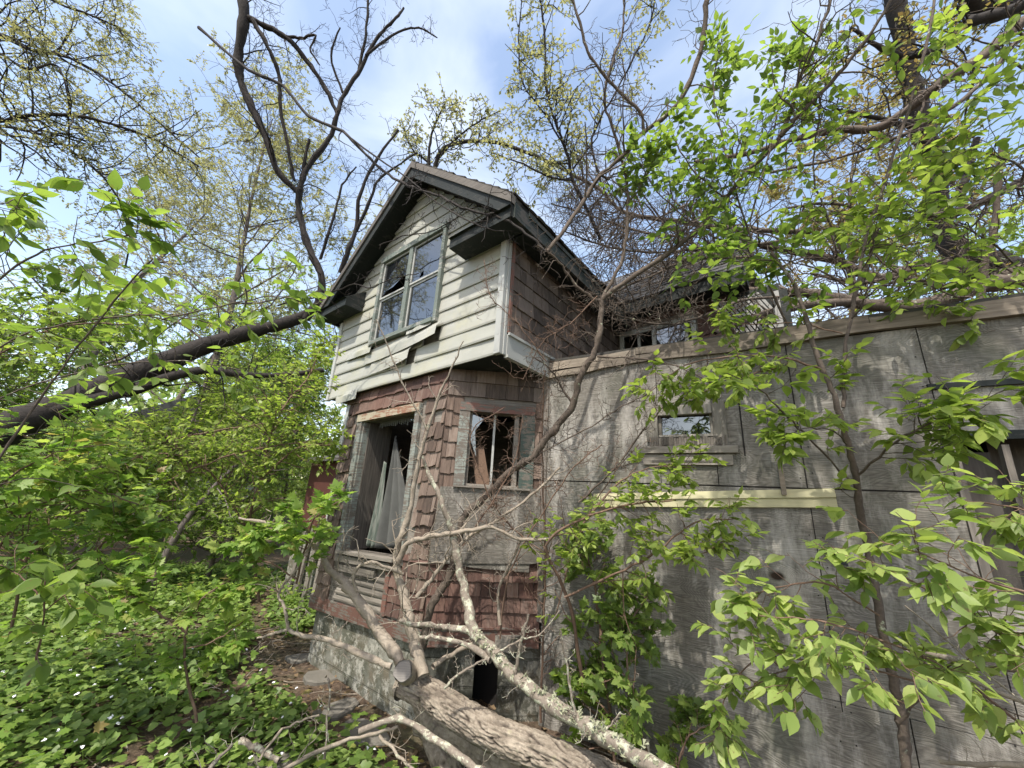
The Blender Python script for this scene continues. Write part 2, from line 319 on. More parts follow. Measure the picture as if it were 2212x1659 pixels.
LEAF_OLIVE = m_leaf('olive_bud_leaf', [(0, (.24, .22, .13)), (.5, (.34, .32, .2)), (1, (.45, .42, .28))], .4, tcol=1.4)
LEAF_RUST = m_leaf('rusty_bud_leaf', [(0, (.13, .075, .045)), (.5, (.2, .14, .07)), (1, (.24, .22, .1))], .5)
LEAF_DEAD = m_leaf('dead_leaf', [(0, (.06, .035, .02)), (.5, (.14, .085, .05)), (1, (.26, .18, .11))], .1, .8)
t = NT('petal'); PETAL = t.fin((.8, .8, .82), .6)
t = NT('glass'); t.b.inputs['Metallic'].default_value = 0; GLASSM = t.fin((.012, .014, .016), .03, spec=.9); t.b.inputs['IOR'].default_value = 1.9
t = NT('dark_room'); DARK = t.fin((.02, .018, .017), .95)  # near-black that stands in for unlit interiors; also seams and nail heads
t = NT('cloth'); CLOTH = t.fin(t.mix(t.noise(t.obj(), 5, 6, .7), (.05, .052, .05), (.12, .124, .118)), .9, t.noise(t.obj(), 300, 2), .2, .001)
t = NT('striped_cloth'); wv = t.n('ShaderNodeTexNoise'); CLOTH2 = t.fin(t.mix(t.ramp(t.noise(t.obj((30, 30, .5)), 1.3, 2), [(.4, g3(0)), (.55, g3(1))]), (.24, .25, .225), (.1, .125, .105)), .9)
t = NT('brown_panel'); PANEL = t.fin(t.mix(t.noise(t.obj((30, 30, 2)), 1, 5), (.1, .06, .04), (.17, .11, .075)), .7)
t = NT('black_plastic'); BLACK = t.fin((.03, .033, .035), .45)
t = NT('forest_floor'); n1 = t.noise(t.obj(), 1.1, 8, .7); n2 = t.noise(t.obj(), 28, 6, .75)
c = t.ramp(n2, [(.3, (.03, .021, .014)), (.5, (.095, .065, .045)), (.7, (.19, .14, .1))]); c = t.mix(t.ramp(n1, [(.45, g3(0)), (.6, g3(.45))]), c, (.05, .07, .025))
FLOOR = t.fin(c, .95, n2, .9, .03)
t = NT('grey_slab'); n = t.noise(t.obj(), 7, 8, .7); STONE = t.fin(t.mix(n, (.07, .065, .055), (.2, .185, .16)), .9, n, .6, .01)
# ------------------------------------------------------------------ ground and path
def gz(x, y): return .16*noise.noise((x*.35, y*.35, 3.1))+.05*noise.noise((x*1.6, y*1.6, 7.7))-.02
def axis(n, far, p=3.): 
    u = np.linspace(-1, 1, n); return np.sign(u)*np.abs(u)**p*far
xs = axis(161, 220)-1; ys = axis(161, 220)+4
gv = [(x, y, gz(x, y) if abs(x) < 25 and abs(y) < 25 else 0) for y in ys for x in xs]
gf = [(j*161+i, j*161+i+1, (j+1)*161+i+1, (j+1)*161+i) for j in range(160) for i in range(160)]
me = bpy.data.meshes.new('ground'); me.from_pydata(gv, [], gf); me.update()
g = link('ground', me, FLOOR, smooth=True); g['kind'] = 'structure'
# ------------------------------------------------------------------ house (local x along the gable front, y into the house)
AF = 128.5; U, Wd = azd(AF), azd(AF-90)
Qp = ray(1165, 1300); Qp = CAM + Qp*3.75/math.hypot(Qp[0], Qp[1]); Qp[2] = 0
K = on_plane(945, 1070, Qp, np.array([math.cos(R_(83.5)), -math.sin(R_(83.5)), 0])); K[2] = 0
HR = math.atan2(U[1], U[0])
house = empty('house', K, HR, label='derelict two storey wooden house with cream gable front and brown shingled bay', cat='house')
def tilt(mb, up=True):
    mb.v = [(x, y, z+.038*((x-.69) if up else min(x, 0))) for x, y, z in mb.v]; return mb
def hb(mb, name, mat, up=True, parent=house, **k): return build(tilt(mb, up), name, mat, parent, **k)
GY = -.06; UL, UR, ZB, ZE, RU = -2.23, .69, 2.92, 4.05, -.72
def zr(u, off=0): return 5.47-.85*abs(u-RU)+off                        # underside of the rake
WX0, WX1, WZ0, WZ1 = -1.36, -.24, 3.5, 4.6                              # gable window hole
# backing wall of the gable (pieces round the window hole, butted)
m = MB()
def pp(pts, y, d): m.prism([(x, y, z) for x, z in pts], (0, d, 0))
pp([(UL, ZB), (WX0, ZB), (WX0, zr(WX0, .1)), (UL, zr(UL, .1))], GY+.02, .1)
pp([(WX1, ZB), (UR, ZB), (UR, zr(UR, .1)), (WX1, zr(WX1, .1))], GY+.02, .1)
pp([(WX0, ZB), (WX1, ZB), (WX1, WZ0), (WX0, WZ0)], GY+.02, .1)
pp([(WX0, WZ1), (WX1, WZ1), (WX1, zr(WX1, .1)), (RU, zr(RU, .1)), (WX0, zr(WX0, .1))], GY+.02, .1)
hb(m, 'gable_wall', BARN)
# cream lap siding, one course at a time
m = MB(); z = ZB-.02; ex = .163; i = 0
def course(m, u0, u1, z0, z1, out=.019, y=GY, seg=.22, wav=.006, ut0=None, ut1=None):
    n = max(1, int(abs(u1-u0)/seg)); us = np.linspace(0, 1, n+1); r = random.random(); P = []
    ut0 = u0 if ut0 is None else ut0; ut1 = u1 if ut1 is None else ut1
    for s in us:
        a = u0+(u1-u0)*s; b = ut0+(ut1-ut0)*s; q = random.uniform(-wav, wav)
        P += [(a, y+.005, z0+.004), (a, y-out+q, z0), (a, y-out-.004+q, z0+.018), (b, y-.004, z1)]
    F = []
    for k in range(n):
        for j in range(3): F.append((k*4+j, (k+1)*4+j, (k+1)*4+j+1, k*4+j+1))
    F += [(0, 1, 2, 3), (n*4, n*4+3, n*4+2, n*4+1)]
    m.poly(P, F, r)
while z < 5.5:
    z1 = min(z+ex+.006, zr(RU)-.02)
    lim = lambda zz: (max(UL, RU-(5.49-zz)/.85), min(UR-.05, RU+(5.49-zz)/.85))
    a0, b0 = lim(z); a1, b1 = lim(z1)
    if b0-a0 < .08: break
    segs = [(a0, b0, a1, b1)]
    if z+ex*.5 > WZ0-.02 and z+ex*.5 < WZ1+.02: segs = [(a0, WX0-.05, a1, WX0-.05), (WX1+.05, b0, WX1+.05, b1)]
    elif i == 3: segs = [(a0, -1.42, a1, -1.42), (-.28, b0, -.28, b1)]                # torn off under the window
    elif i == 2: segs = [(a0, -.4, a1, -.4), (-.14, b0, -.14, b1)]
    elif i == 1: segs = [(a0, -.66, a1, -.66), (-.5, b0, -.5, b1)]
    for s in segs: course(m, s[0], s[1], z, z1, ut0=s[2], ut1=s[3], wav=.003 if z > 3.3 else .008)
    z += ex; i += 1
sid = hb(m, 'siding', SIDING)
# loosened strips that hang away from the wall
def flap(u0, u1, z0, z1, o0, o1, sag=0):
    m = MB(); n = 10; P = []
    for k in range(n+1):
        s = k/n; a = u0+(u1-u0)*s; o = o0+(o1-o0)*s**2; dz = sag*s*s
        P += [(a, GY-.034-o, z0+dz-.012), (a-.01, GY-.034-o*.8+.01*math.sin(s*9), (z0+z1)/2+dz), (a, GY-.018-o*.3, z1+dz*.5)]
    F = [(k*3+j, (k+1)*3+j, (k+1)*3+j+1, k*3+j+1) for k in range(n) for j in range(2)]; m.poly(P, F)
    o = hb(m, 'loose_siding', SIDING); q = o.modifiers.new('thick', 'SOLIDIFY'); q.thickness = .004
flap(-1.3, -.52, ZB+ex, ZB+2*ex+.02, .0, .07, .02); flap(-1.45, -.1, ZB+2*ex-.01, ZB+3*ex, .005, .085, .03); flap(-.62, -.26, ZB+3*ex-.01, WZ0-.03, .05, .02, .04)
flap(-1.98, -1.5, ZB-.1, ZB+.03, .0, .015, 0); flap(-1.9, -1.32, ZB+3*ex-.02, WZ0+.0, .0, .04, -.03)
m = MB(); m.box(-1.34, -.3, GY-.012, GY+.019, ZB+3*ex-.02, WZ0-.06, m=0); hb(m, 'exposed_board', BARN)
# corner boards and band under the side wall
m = MB(); m.box(UR-.055, UR+.012, GY-.045, GY+.0, ZB-.03, ZE+.04); m.box(UR+.001, UR+.022, GY+.001, GY+.04, ZB-.03, ZE+.04)
hb(m, 'corner_board', VINYL_TRIM, bevel=.004); m = MB(); m.box(UL-.02, UL+.04, GY-.04, GY+.01, ZB-.03, 4.0); hb(m, 'corner_board', VINYL_TRIM, bevel=.004)
m = MB(); m.box(UR+.001, UR+.03, GY+.042, 1.15, ZB-.02, ZB+.17); m.box(UR+.031, UR+.05, GY+.042, 1.0, ZB+.16, ZB+.185); m.box(UR+.001, UR+.045, GY+.042, 1.35, ZB-.05, ZB-.022)
hb(m, 'side_band', VINYL_TRIM)
m = MB(); m.box(UR+.001, UR+.028, 1.151, 2.45, ZB-.02, ZB+.16); hb(m, 'rotten_band', BARN)
m = MB(); m.box(UR+.001, UR+.035, GY+.043, GY+.075, ZB+.19, ZE+.1); hb(m, 'side_trim', TRIM_RED)
m = MB(); m.box(UR-.1, UR, GY+.121, 4.2, ZB, 4.35); hb(m, 'side_wall', BARN)
m = MB(); m.box(UL, UL+.1, GY+.121, 6, ZB, 4.35); m.box(UL+.1, 2.2, 5.9, 6, 0, 4.35); hb(m, 'back_wall', BARN)
def shingles(m, O, X, Y, Nn, w, h, ex, wr=(.09, .17), th=.014, hole=None, jit=.008, miss=.0, slant=.0, tiltj=.0):
    O, X, Y, Nn = (np.array(q, float) for q in (O, X, Y, Nn)); r = 0; y = 0
    while y < h-.01:
        x = -random.uniform(0, wr[1]*.6)
        while x < w:
            ww = random.uniform(*wr); xa, xb = max(0, x), min(w, x+ww-.004); x += ww
            if xb-xa < .02: continue
            cx_, cy_ = (xa+xb)/2, y+ex/2
            if hole and hole(xa, xb, y, y+ex): continue
            if random.random() < miss: continue
            yb = y+random.uniform(-jit, jit); yt = min(y+ex*1.2, h+.02); t1 = th*random.uniform(1.4, 2.1); sk = random.uniform(-tiltj, tiltj)
            a = O+X*xa+Y*(yb-sk); b = O+X*xb+Y*(yb+sk); c = O+X*xb+Y*yt; d = O+X*xa+Y*yt
            mid = O+X*(xa+xb)/2+Y*(yb+random.uniform(-jit, jit)*.7)
            P = [a+Nn*.002, b+Nn*.002, c+Nn*.002, d+Nn*.002, a+Nn*t1, mid+Nn*(t1+random.uniform(-.003, .004)), b+Nn*(t1+random.uniform(-.003, .003)), c+Nn*th*.5, d+Nn*th*.5]
            m.poly(P, [(0, 4, 8, 3), (1, 2, 7, 6), (3, 8, 7, 2), (0, 1, 6, 5, 4), (4, 5, 6, 7, 8)])
        y += ex
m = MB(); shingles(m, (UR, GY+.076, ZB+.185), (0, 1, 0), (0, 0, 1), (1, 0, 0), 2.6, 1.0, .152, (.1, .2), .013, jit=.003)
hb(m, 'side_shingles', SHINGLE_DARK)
# gable window: two sashes over two, hole in one pane
m = MB(); y0, y1 = GY-.06, GY+.019
m.box(WX0-.05, WX1+.05, y0-.01, y1, WZ1, WZ1+.075); m.box(WX0-.05, WX0, y0, y1, WZ0-.05, WZ1-.001); m.box(WX1, WX1+.05, y0, y1, WZ0-.05, WZ1-.001)
m.box(WX0+.001, WX1-.001, y0-.015, y1, WZ0-.05, WZ0); c0 = (WX0+WX1)/2; m.box(c0-.035, c0+.035, y0+.005, y1, WZ0+.001, WZ1-.001)
win = hb(m, 'window', m_paint('window_frame_paint', (.16, .19, .17), (.4, .4, .37), .52), bevel=.003)
for a, b in ((WX0, c0-.035), (c0+.035, WX1)):
    zm = (WZ0+WZ1)/2+.02
    for z0, z1, yy in ((WZ0, zm, GY-.02), (zm, WZ1, GY-.035)):
        m = MB(); q = .024
        m.box(a+.002, b-.002, yy, yy+.02, z0+.002, z0+q); m.box(a+.002, b-.002, yy, yy+.02, z1-q, z1-.002)
        m.box(a+.002, a+q, yy+.001, yy+.019, z0+q, z1-q); m.box(b-q, b-.002, yy+.001, yy+.019, z0+q, z1-q); hb(m, 'sash', VINYL_TRIM, parent=win)
        m = MB(); x0, x1, za, zb = a+q, b-q, z0+q, z1-q
        if b == WX1 and z1 == WZ1:                                      # broken: small hole low in the pane
            hx, hz = x0+.14, za+.02
            m.poly([(x0, yy+.01, za), (x1, yy+.01, za), (x1, yy+.01, zb), (x0, yy+.01, zb), (hx, yy+.01, hz), (hx+.07, yy+.01, hz+.01), (hx+.06, yy+.01, hz+.08), (hx+.02, yy+.01, hz+.06)],
                   [(0, 1, 5, 4), (1, 2, 6, 5), (2, 3, 7, 6), (3, 0, 4, 7)])
        elif a == WX0 and z1 == WZ1:
            m.poly([(x0, yy+.01, za+.02), (x0+.1, yy+.01, za+.08), (x0+.22, yy+.012, za+.09), (x1-.1, yy+.01, za+.16), (x1, yy+.01, za+.17), (x1, yy+.01, zb), (x0, yy+.01, zb)], [tuple(range(7))])
        else: m.poly([(x0, yy+.01, za), (x1, yy+.01, za), (x1, yy+.01, zb), (x0, yy+.01, zb)], [(0, 1, 2, 3)])
        hb(m, 'pane', GLASSM, parent=win)
m = MB(); m.box(WX0-.1, WX1+.1, .5, .52, 3.2, 4.9); hb(m, 'room_dark_sheet', DARK)  # near-black sheet standing in for the unlit room behind the window
# roof
m = MB(); y0, y1 = -.30, 3.7
def slab(m, uo, lo, hi, y0, y1):
    m.prism([(RU, y0, zr(RU, lo)), (uo, y0, zr(uo, lo)), (uo, y0, zr(uo, hi)), (RU, y0, zr(RU, hi))], (0, y1-y0, 0))
for uo in (.93, -2.44): slab(m, uo, .15, .2, y0, y1)
roof = hb(m, 'roof', ROOF_OLD)
m = MB(); sl_ = math.hypot(1, .85)
for uo, sx in ((.95, -1), (-2.46, 1)):
    X = (0, 1, 0); Y = np.array((sx, 0, .85))/sl_; Nn = np.array((-sx*.85, 0, 1))/sl_
    shingles(m, (uo, y0-.03, zr(uo, .2)), X, Y, Nn, y1-y0, abs(uo-RU)*sl_, .13, (.1, .22), .012, jit=.02, miss=.03)
hb(m, 'roof_shingles', ROOF_OLD, parent=roof)
m = MB()
for uo in (.92, -2.43):
    m.prism([(RU, y0-.03, zr(RU, -.03)), (uo, y0-.03, zr(uo, -.03)), (uo, y0-.03, zr(uo, .1)), (RU, y0-.03, zr(RU, .1))], (0, .03, 0))
hb(m, 'rake_board', TRIM, parent=roof)
m = MB()
for uo in (.94, -2.45):
    m.prism([(RU, y0-.05, zr(RU, .1)), (uo, y0-.05, zr(uo, .1)), (uo, y0-.05, zr(uo, .19)), (RU, y0-.05, zr(RU, .19))], (0, .06, 0))
hb(m, 'rake_cap', m_wood('dark_grey_board', [(.15, (.035, .033, .031)), (.45, (.11, .1, .09)), (.85, (.22, .2, .18))], (2, 2, 34), rw=.3), parent=roof)
m = MB()
for uo in (.92, -2.43): slab(m, uo, .1, .13, y0+.001, GY+.02)
m.box(UR+.02, .92, GY+.01, 3.3, 4.06, 4.08); m.box(-2.43, UL, GY+.01, 5, 4.06, 4.08); hb(m, 'soffit', TRIM, parent=roof)
m = MB(); m.box(.921, .945, y0, 2.4, 4.03, 4.19); m.box(.946, .955, y0+.2, 1.9, 4.17, 4.21); m.box(-2.455, -2.431, y0, 4, 4.03, 4.19); hb(m, 'fascia', FASCIA, parent=roof)
for s, a, b in ((1, .16, .93), (-1, -1.74, -2.44)):                      # boxed eave returns with little pent roofs
    m = MB(); x0, x1 = min(a, b), max(a, b); m.box(x0, x1, -.33, GY-.036, 4.03, 4.13, r=.1)
    m.prism([(x0, -.36, 4.131), (x0, GY-.02, 4.131), (x0, GY-.02, 4.33)], (x1-x0, 0, 0)); e = hb(m, 'eave_return', TRIM, parent=roof)
# ceiling/soffit over the bay, ground floor walls
m = MB(); m.prism([(UL, GY+.005, ZB-.01), (UR, GY+.005, ZB-.01), (UR, 5.9, ZB-.01), (UL, 5.9, ZB-.01)], (0, 0, .03)); hb(m, 'overhang_soffit', TRIM)
c45 = .7071; CX = np.array((c45, c45, 0)); CN = np.array((c45, -c45, 0)); CL = .9656   # canted side of the bay
DX0, DX1, DZ0, DZ1 = -1.38, -.42, 1.12, 2.5                             # tall window hole
m = MB(); t_ = .1; Z0, Z1 = .62, 2.905
m.box(-1.8, DX0, 0, t_, Z0, Z1); m.box(DX1, 0, 0, t_, Z0, Z1); m.box(DX0, DX1, 0, t_, Z0, DZ0); m.box(DX0, DX1, 0, t_, DZ1, Z1)
hb(m, 'front_wall', BARN, up=False)
CH0, CH1, CZ0, CZ1 = .23, .73, 1.8, 2.47
m = MB()
def cp(s0, s1, n0, n1, z0, z1, r=None, mb=None): (mb or m).par(CX*s0+CN*n0+np.array((0, 0, z0)), CX*(s1-s0), CN*(n1-n0), (0, 0, z1-z0), r)
for a, b, z0, z1 in ((.0, CH0, Z0, Z1), (CH1, CL, Z0, Z1), (CH0, CH1, Z0, CZ0), (CH0, CH1, CZ1, Z1)): cp(a, b, -t_, -.001, z0, z1)
hb(m, 'canted_wall', BARN, up=False)
m = MB(); m.par((-1.8, 0, Z0), (-c45*CL, c45*CL, 0), (c45*.1, c45*.1, 0), (0, 0, Z1-Z0)); m.box(-2.48, -2.38, .75, 6, 0, Z1); m.box(.58, .68, .75, 6, 0, Z1); m.box(-2.4, .6, .4, 5.9, .5, .6)
m.box(-2.37, .57, 2.2, 2.25, .6, 2.88); hb(m, 'rear_walls', BARN, up=False)
m = MB()                                                                # shingles, faded red above and below, brown between
hole = lambda xa, xb, ya, yb: (xb-1.8 > DX0-.13 and xa-1.8 < DX1+.10 and yb+Z0 > .72 and ya+Z0 < DZ1+.1) or (ya+Z0 < 1.12 and xb-1.8 > DX0-.05 and xa-1.8 < -.5)
for side in (0, 1):
    m = MB(); shingles(m, (-1.8, 0, Z0), (1, 0, 0), (0, 0, 1), (0, -1, 0), 1.8, 1.98, .132, (.06, .15), .017, lambda xa, xb, ya, yb: hole(xa, xb, ya, yb) or ((xa+xb)/2 > .9) != bool(side), .016, .012, tiltj=.008); hb(m, 'front_shingles', SHINGLE, up=False)
for lo_, hi_ in ((0, .16), (.8, 1)):
    m = MB(); shingles(m, (lo_, lo_, 0)*np.array((c45, c45, 0))+np.array((0, 0, 1.3)), CX, (0, 0, 1), CN, hi_-lo_ if lo_ == 0 else CL-.86, 1.3, .145, (.07, .15), .014, None, .012, .01, tiltj=.005)
    if lo_: m.v = [(x+c45*.06, y+c45*.06, z) for x, y, z in m.v]
    hb(m, 'bay_shingles', SHINGLE, up=False)
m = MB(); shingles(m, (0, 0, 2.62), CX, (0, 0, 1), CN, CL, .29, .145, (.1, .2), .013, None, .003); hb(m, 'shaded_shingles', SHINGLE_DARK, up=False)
m = MB(); shingles(m, (-1.8, -.004, 2.62), (1, 0, 0), (0, 0, 1), (0, -1, 0), 1.8, .28, .14, (.1, .19), .016, None, .01, .05, tiltj=.01)
hb(m, 'upper_red_shingles', SHINGLE_RED, up=False); m = MB()
shingles(m, (0, 0, .64), CX, (0, 0, 1), CN, CL-.0, .5, .118, (.09, .17), .015, None, .004)
shingles(m, (-.5, -.003, .64), (1, 0, 0), (0, 0, 1), (0, -1, 0), .5, .5, .118, (.09, .15), .015, None, .006)
hb(m, 'red_shingles', SHINGLE_RED, up=False)
m = MB()                                                                # bare clapboards under the tall window
for k in range(7):
    z0 = .64+k*.062; course(m, -1.42+random.uniform(0, .05), -.56-(.25*random.random() if k > 4 else 0), z0, z0+.066, .018, 0, .16, .005)
hb(m, 'bare_clapboards', BARN, up=False)
m = MB(); m.box(-.56, -.5, -.035, 0, .63, 1.12); hb(m, 'red_trim', TRIM_RED, up=False)
m = MB(); m.box(-1.86, -.9, -.03, .02, .5, .62); m.box(-.899, .012, -.028, .02, .5, .62); cp(.012, CL, 0, .03, .5, .63); cp(.0, CL, 0, .045, .635, .65); hb(m, 'sill_board', m_paint('worn_red_base', (.14, .075, .06), (.2, .19, .165), .5), up=False)
m = MB()                                                                # broken corner trim of white vinyl
m.prism([(-1.84, -.03, 2.2), (-1.76, -.035, 2.16), (-1.735, -.03, 2.78), (-1.8, -.03, 2.8)], (0, .02, 0)); hb(m, 'broken_corner_trim', VINYL_TRIM, up=False)
# tall window casing, sill, curtains
m = MB(); q = .09
m.box(DX0-q, DX0, -.045, 0, DZ0-.03, DZ1); m.box(DX0-.001, DX0+.02, -.02, .12, DZ0, DZ1-.001); tw = hb(m, 'tall_window', TRIM_PALE, up=False, bevel=.003)
m = MB(); m.box(DX1, DX1+q*.8, -.045, 0, DZ0-.06, DZ1+.08); hb(m, 'casing', TRIM_PALE, up=False, parent=tw, bevel=.003)
m = MB(); m.box(DX0-q, DX1+q*.75, -.055, 0, DZ1+.002, DZ1+.085); hb(m, 'header', m_paint('worn_header', (.4, .36, .27), (.33, .17, .11), .5), up=False, parent=tw)
m = MB(); m.box(DX0+.021, DX0+.04, .05, .35, DZ0, DZ1-.002); hb(m, 'jamb', BARN_V, up=False, parent=tw); m = MB(); m.box(DX1-.02, DX1-.001, .0, .15, DZ0, DZ1-.002); hb(m, 'jamb', BARN_V, up=False, parent=tw)
m = MB(); m.box(DX0-.02, DX1+.0, -.09, .12, DZ0-.03, DZ0); m.box(DX0-.06, DX1-.06, -.06, .0, DZ0-.11, DZ0-.05); m.box(DX0, DX1-.3, -.05, 0, DZ0-.2, DZ0-.14); hb(m, 'sill', BARN, up=False, parent=tw)
def drape(name, mat, top, bot, folds, amp, y, zt, zb, parent, nu=60, nz=26):
    V = []
    for j in range(nz+1):
        s = j/nz
        for i in range(nu+1):
            u_ = i/nu; a = top[0]*(1-s)+bot[0]*s; b = top[1]*(1-s)+bot[1]*s
            V.append((a+(b-a)*u_, y+amp*(.3+s)*math.sin(u_*folds*2*PI+2*s)+.03*s, (zt[0]*(1-u_)+zt[1]*u_)*(1-s)+(zb[0]*(1-u_)+zb[1]*u_)*s+.01*math.sin(u_*15)))
    F = [(j*(nu+1)+i, j*(nu+1)+i+1, (j+1)*(nu+1)+i+1, (j+1)*(nu+1)+i) for j in range(nz) for i in range(nu)]
    me = bpy.data.meshes.new(name); me.from_pydata(V, [], F); me.update(); o = link(name, me, mat, parent, smooth=True)
    o.modifiers.new('thick', 'SOLIDIFY').thickness = .003; return o
cu = drape('torn_curtain', CLOTH, (-.98, -.93), (-1.12, -.5), 3, .045, .16, (2.3, 2.2), (1.1, 1.16), house)
cu2 = drape('curtain_roll', CLOTH2, (-1.06, -1.0), (-1.2, -1.02), 2, .02, .11, (2.0, 1.98), (1.13, 1.12), house)
m = MB()
for k in range(22):
    x = DX0+.15+k*.036; m.poly([(x, .1, DZ1), (x+.04, .1, DZ1), (x+.03, .1, DZ1-.03-.06*random.random()), (x+.01, .1, DZ1-.04-.05*random.random())], [(0, 1, 2, 3)])
o = hb(m, 'ragged_valance', CLOTH, up=False, parent=tw); o.modifiers.new('thick', 'SOLIDIFY').thickness = .003
# small window in the canted side
m = MB(); cp(CH0-.1, CH0, .0, .04, CZ0-.02, CZ1+.0); bw = hb(m, 'bay_window', TRIM_PALE, up=False, bevel=.003)
m = MB(); cp(CH1+.0, CH1+.13, 0, .04, CZ0-.02, CZ1+.0); hb(m, 'green_casing', TRIM_GREEN, up=False, parent=bw)
m = MB(); cp(CH0-.1, CH1+.13, 0, .045, CZ1+.002, CZ1+.085); hb(m, 'red_header', TRIM_RED, up=False, parent=bw)
m = MB(); cp(CH0-.1, CH1+.1, -.02, .07, CZ0-.035, CZ0-.021); cp(CH0, CH0+.025, -.08, -.002, CZ0, CZ1); cp(CH1-.06, CH1-.02, -.08, -.002, CZ0, CZ1); hb(m, 'sill', BARN, up=False, parent=bw)
m = MB(); cp(.465, .485, -.06, -.04, CZ0, CZ1-.001); hb(m, 'mullion', VINYL_TRIM, up=False, parent=bw)
m = MB(); P = [CX*s-CN*.05+np.array((0, 0, z)) for s, z in ((CH0+.026, 2.2), (CH0+.09, 2.05), (CH0+.06, 2.3), (CH0+.14, 2.42), (CH0+.026, 2.46))]; m.poly(P, [(0, 1, 2, 3, 4)]); hb(m, 'glass_shard', GLASSM, up=False, parent=bw)
m = MB(); m.prism([CX*.27-CN*.14+np.array((0, 0, 2.13)), CX*.39-CN*.14+np.array((0, 0, 2.16)), CX*.48-CN*.1+np.array((0, 0, 1.77)), CX*.35-CN*.1+np.array((0, 0, 1.77))], -CN*.02)
plank = build(m, 'plank', PANEL, None, K); plank.rotation_euler = (0, 0, HR); tag(plank, 'brown plank leaning inside the small broken bay window', 'plank')
m = MB(); P = [(.02, 1.76), (.93, 1.79), (.95, 1.3), (.97, 1.17), (.86, 1.16), (.855, 1.08), (.4, 1.1), (-.02, 1.14)]
m.prism([CX*s+CN*.03+np.array((0, 0, z)) for s, z in P], CN*.012); m.prism([CX*s+CN*.044+np.array((0, 0, z)) for s, z in ((.1, 1.45), (.97, 1.5), (.99, 1.17), (.87, 1.15), (.1, 1.13))], CN*.008)
hb(m, 'plywood_patch', PLY, up=False)
# foundation
m = MB(); m.box(-1.78, .0, .03, .16, -.3, .5); m.box(-1.2, -.95, .161, .2, .1, .4)
m.par((0, .03, -.3), CX*.28, (.1, .1, 0), (0, 0, .8)); m.par(CX*.62+np.array((0, .03, -.3)), CX*.34, (.1, .1, 0), (0, 0, .8)); m.par(CX*.28+np.array((0, .03, -.3)), CX*.34, (.1, .1, 0), (0, 0, .35))
m.par((-1.78, .03, -.3), (-c45*.95, c45*.95, 0), (.1, .1, 0), (0, 0, .8)); hb(m, 'foundation', BLOCK, up=False)
m = MB(); m.box(-2.3, .5, .6, .62, -.2, .49); hb(m, 'crawlspace_dark', DARK, up=False)  # near-black sheet, the darkness under the floor put into its colour
# rear wing
RW = 2.5
m = MB(); m.box(.6, .75, RW, RW+.1, 3.3, 4.5); m.box(.75, 1.75, RW, RW+.1, 4.05, 4.5); m.box(1.75, 2.2, RW, RW+.1, 3.0, 4.5); m.box(.75, 1.75, RW, RW+.1, 2.9, 3.5); m.box(2.16, 2.26, RW+.11, 5.9, 2.9, 4.6)
hb(m, 'rear_wing_wall', BARN)
m = MB(); shingles(m, (1.78, RW, 3.0), (1, 0, 0), (0, 0, 1), (0, -1, 0), .42, 1.3, .15, (.1, .2), .014); shingles(m, (.72, RW, 4.12), (1, 0, 0), (0, 0, 1), (0, -1, 0), 1.06, .3, .15, (.1, .2), .014); hb(m, 'rear_shingles', SHINGLE_RED)
m = MB(); m.prism([(-1.6, 2.18, 4.3), (2.36, 2.18, 4.3), (2.36, 3.65, 5.72), (-1.6, 3.65, 5.72)], (0, -.03, .04)); m.prism([(-1.6, 6.3, 4.3), (2.36, 6.3, 4.3), (2.36, 3.65, 5.72), (-1.6, 3.65, 5.72)], (0, .03, .04)); rr = hb(m, 'rear_roof', ROOF)
m = MB(); Yr = unit((0, 1.47, 1.42)); Nr = unit((0, -1.42, 1.47)); shingles(m, (.62, 2.14, 4.31), (1, 0, 0), Yr, Nr, 1.76, 2.03, .14, (.15, .3), .012, None, .012, .015); hb(m, 'rear_roof_shingles', ROOF, parent=rr)
m = MB(); m.box(.7, 2.4, 2.15, 2.17, 4.16, 4.3); m.box(.7, 2.38, 2.2, RW-.001, 4.2, 4.22); m.prism([(2.33, 2.15, 4.1), (2.33, 2.15, 4.28), (2.33, 3.65, 5.72), (2.33, 3.65, 5.56)], (.04, 0, 0)); hb(m, 'rear_fascia', TRIM, parent=rr)
m = MB(); m.prism([(2.21, 2.7, 3), (2.21, 5.6, 3), (2.21, 5.6, 4.8), (2.21, 3.65, 5.6), (2.21, 2.7, 4.7)], (.05, 0, 0)); hb(m, 'end_wall', TRIM)
m = MB(); m.box(.75, .8, RW-.04, RW-.001, 3.4, 4.06); m.box(.8, 1.75, RW-.03, RW-.001, 3.98, 4.05); m.box(1.7, 1.76, RW-.04, RW-.001, 3.4, 3.979); m.box(1.2, 1.25, RW-.03, RW+.02, 3.45, 3.979)
m.box(1.0, 1.03, RW-.02, RW+.02, 3.45, 3.979); m.box(1.62, 1.66, RW-.03, RW+.01, 3.45, 3.979); w2 = hb(m, 'rear_window', VINYL_TRIM)
m = MB(); m.poly([(1.25, RW, 3.45), (1.62, RW, 3.45), (1.62, RW, 3.97), (1.25, RW, 3.97)], [(0, 1, 2, 3)]); hb(m, 'pane', GLASSM, parent=w2)
m = MB()
for k in range(11):                                                     # white panel of slanting slats
    x = 2.15+k*.045; m.par((x-.16, RW-.06-.002*k, 4.1), (.03, 0, 0), (0, .012, 0), (.3, 0, -.62))
m.box(2.6, 2.66, RW-.1, RW-.01, 3.3, 4.05); hb(m, 'slatted_panel', m_paint('dull_white_paint', (.36, .36, .35), (.2, .19, .17), .55))
m = MB(); m.box(2.66, 2.74, RW-.1, RW+.3, 3.2, 4.05); m.box(2.2, 2.67, RW+.02, RW+.04, 3.2, 4.2); hb(m, 'green_post', TRIM)
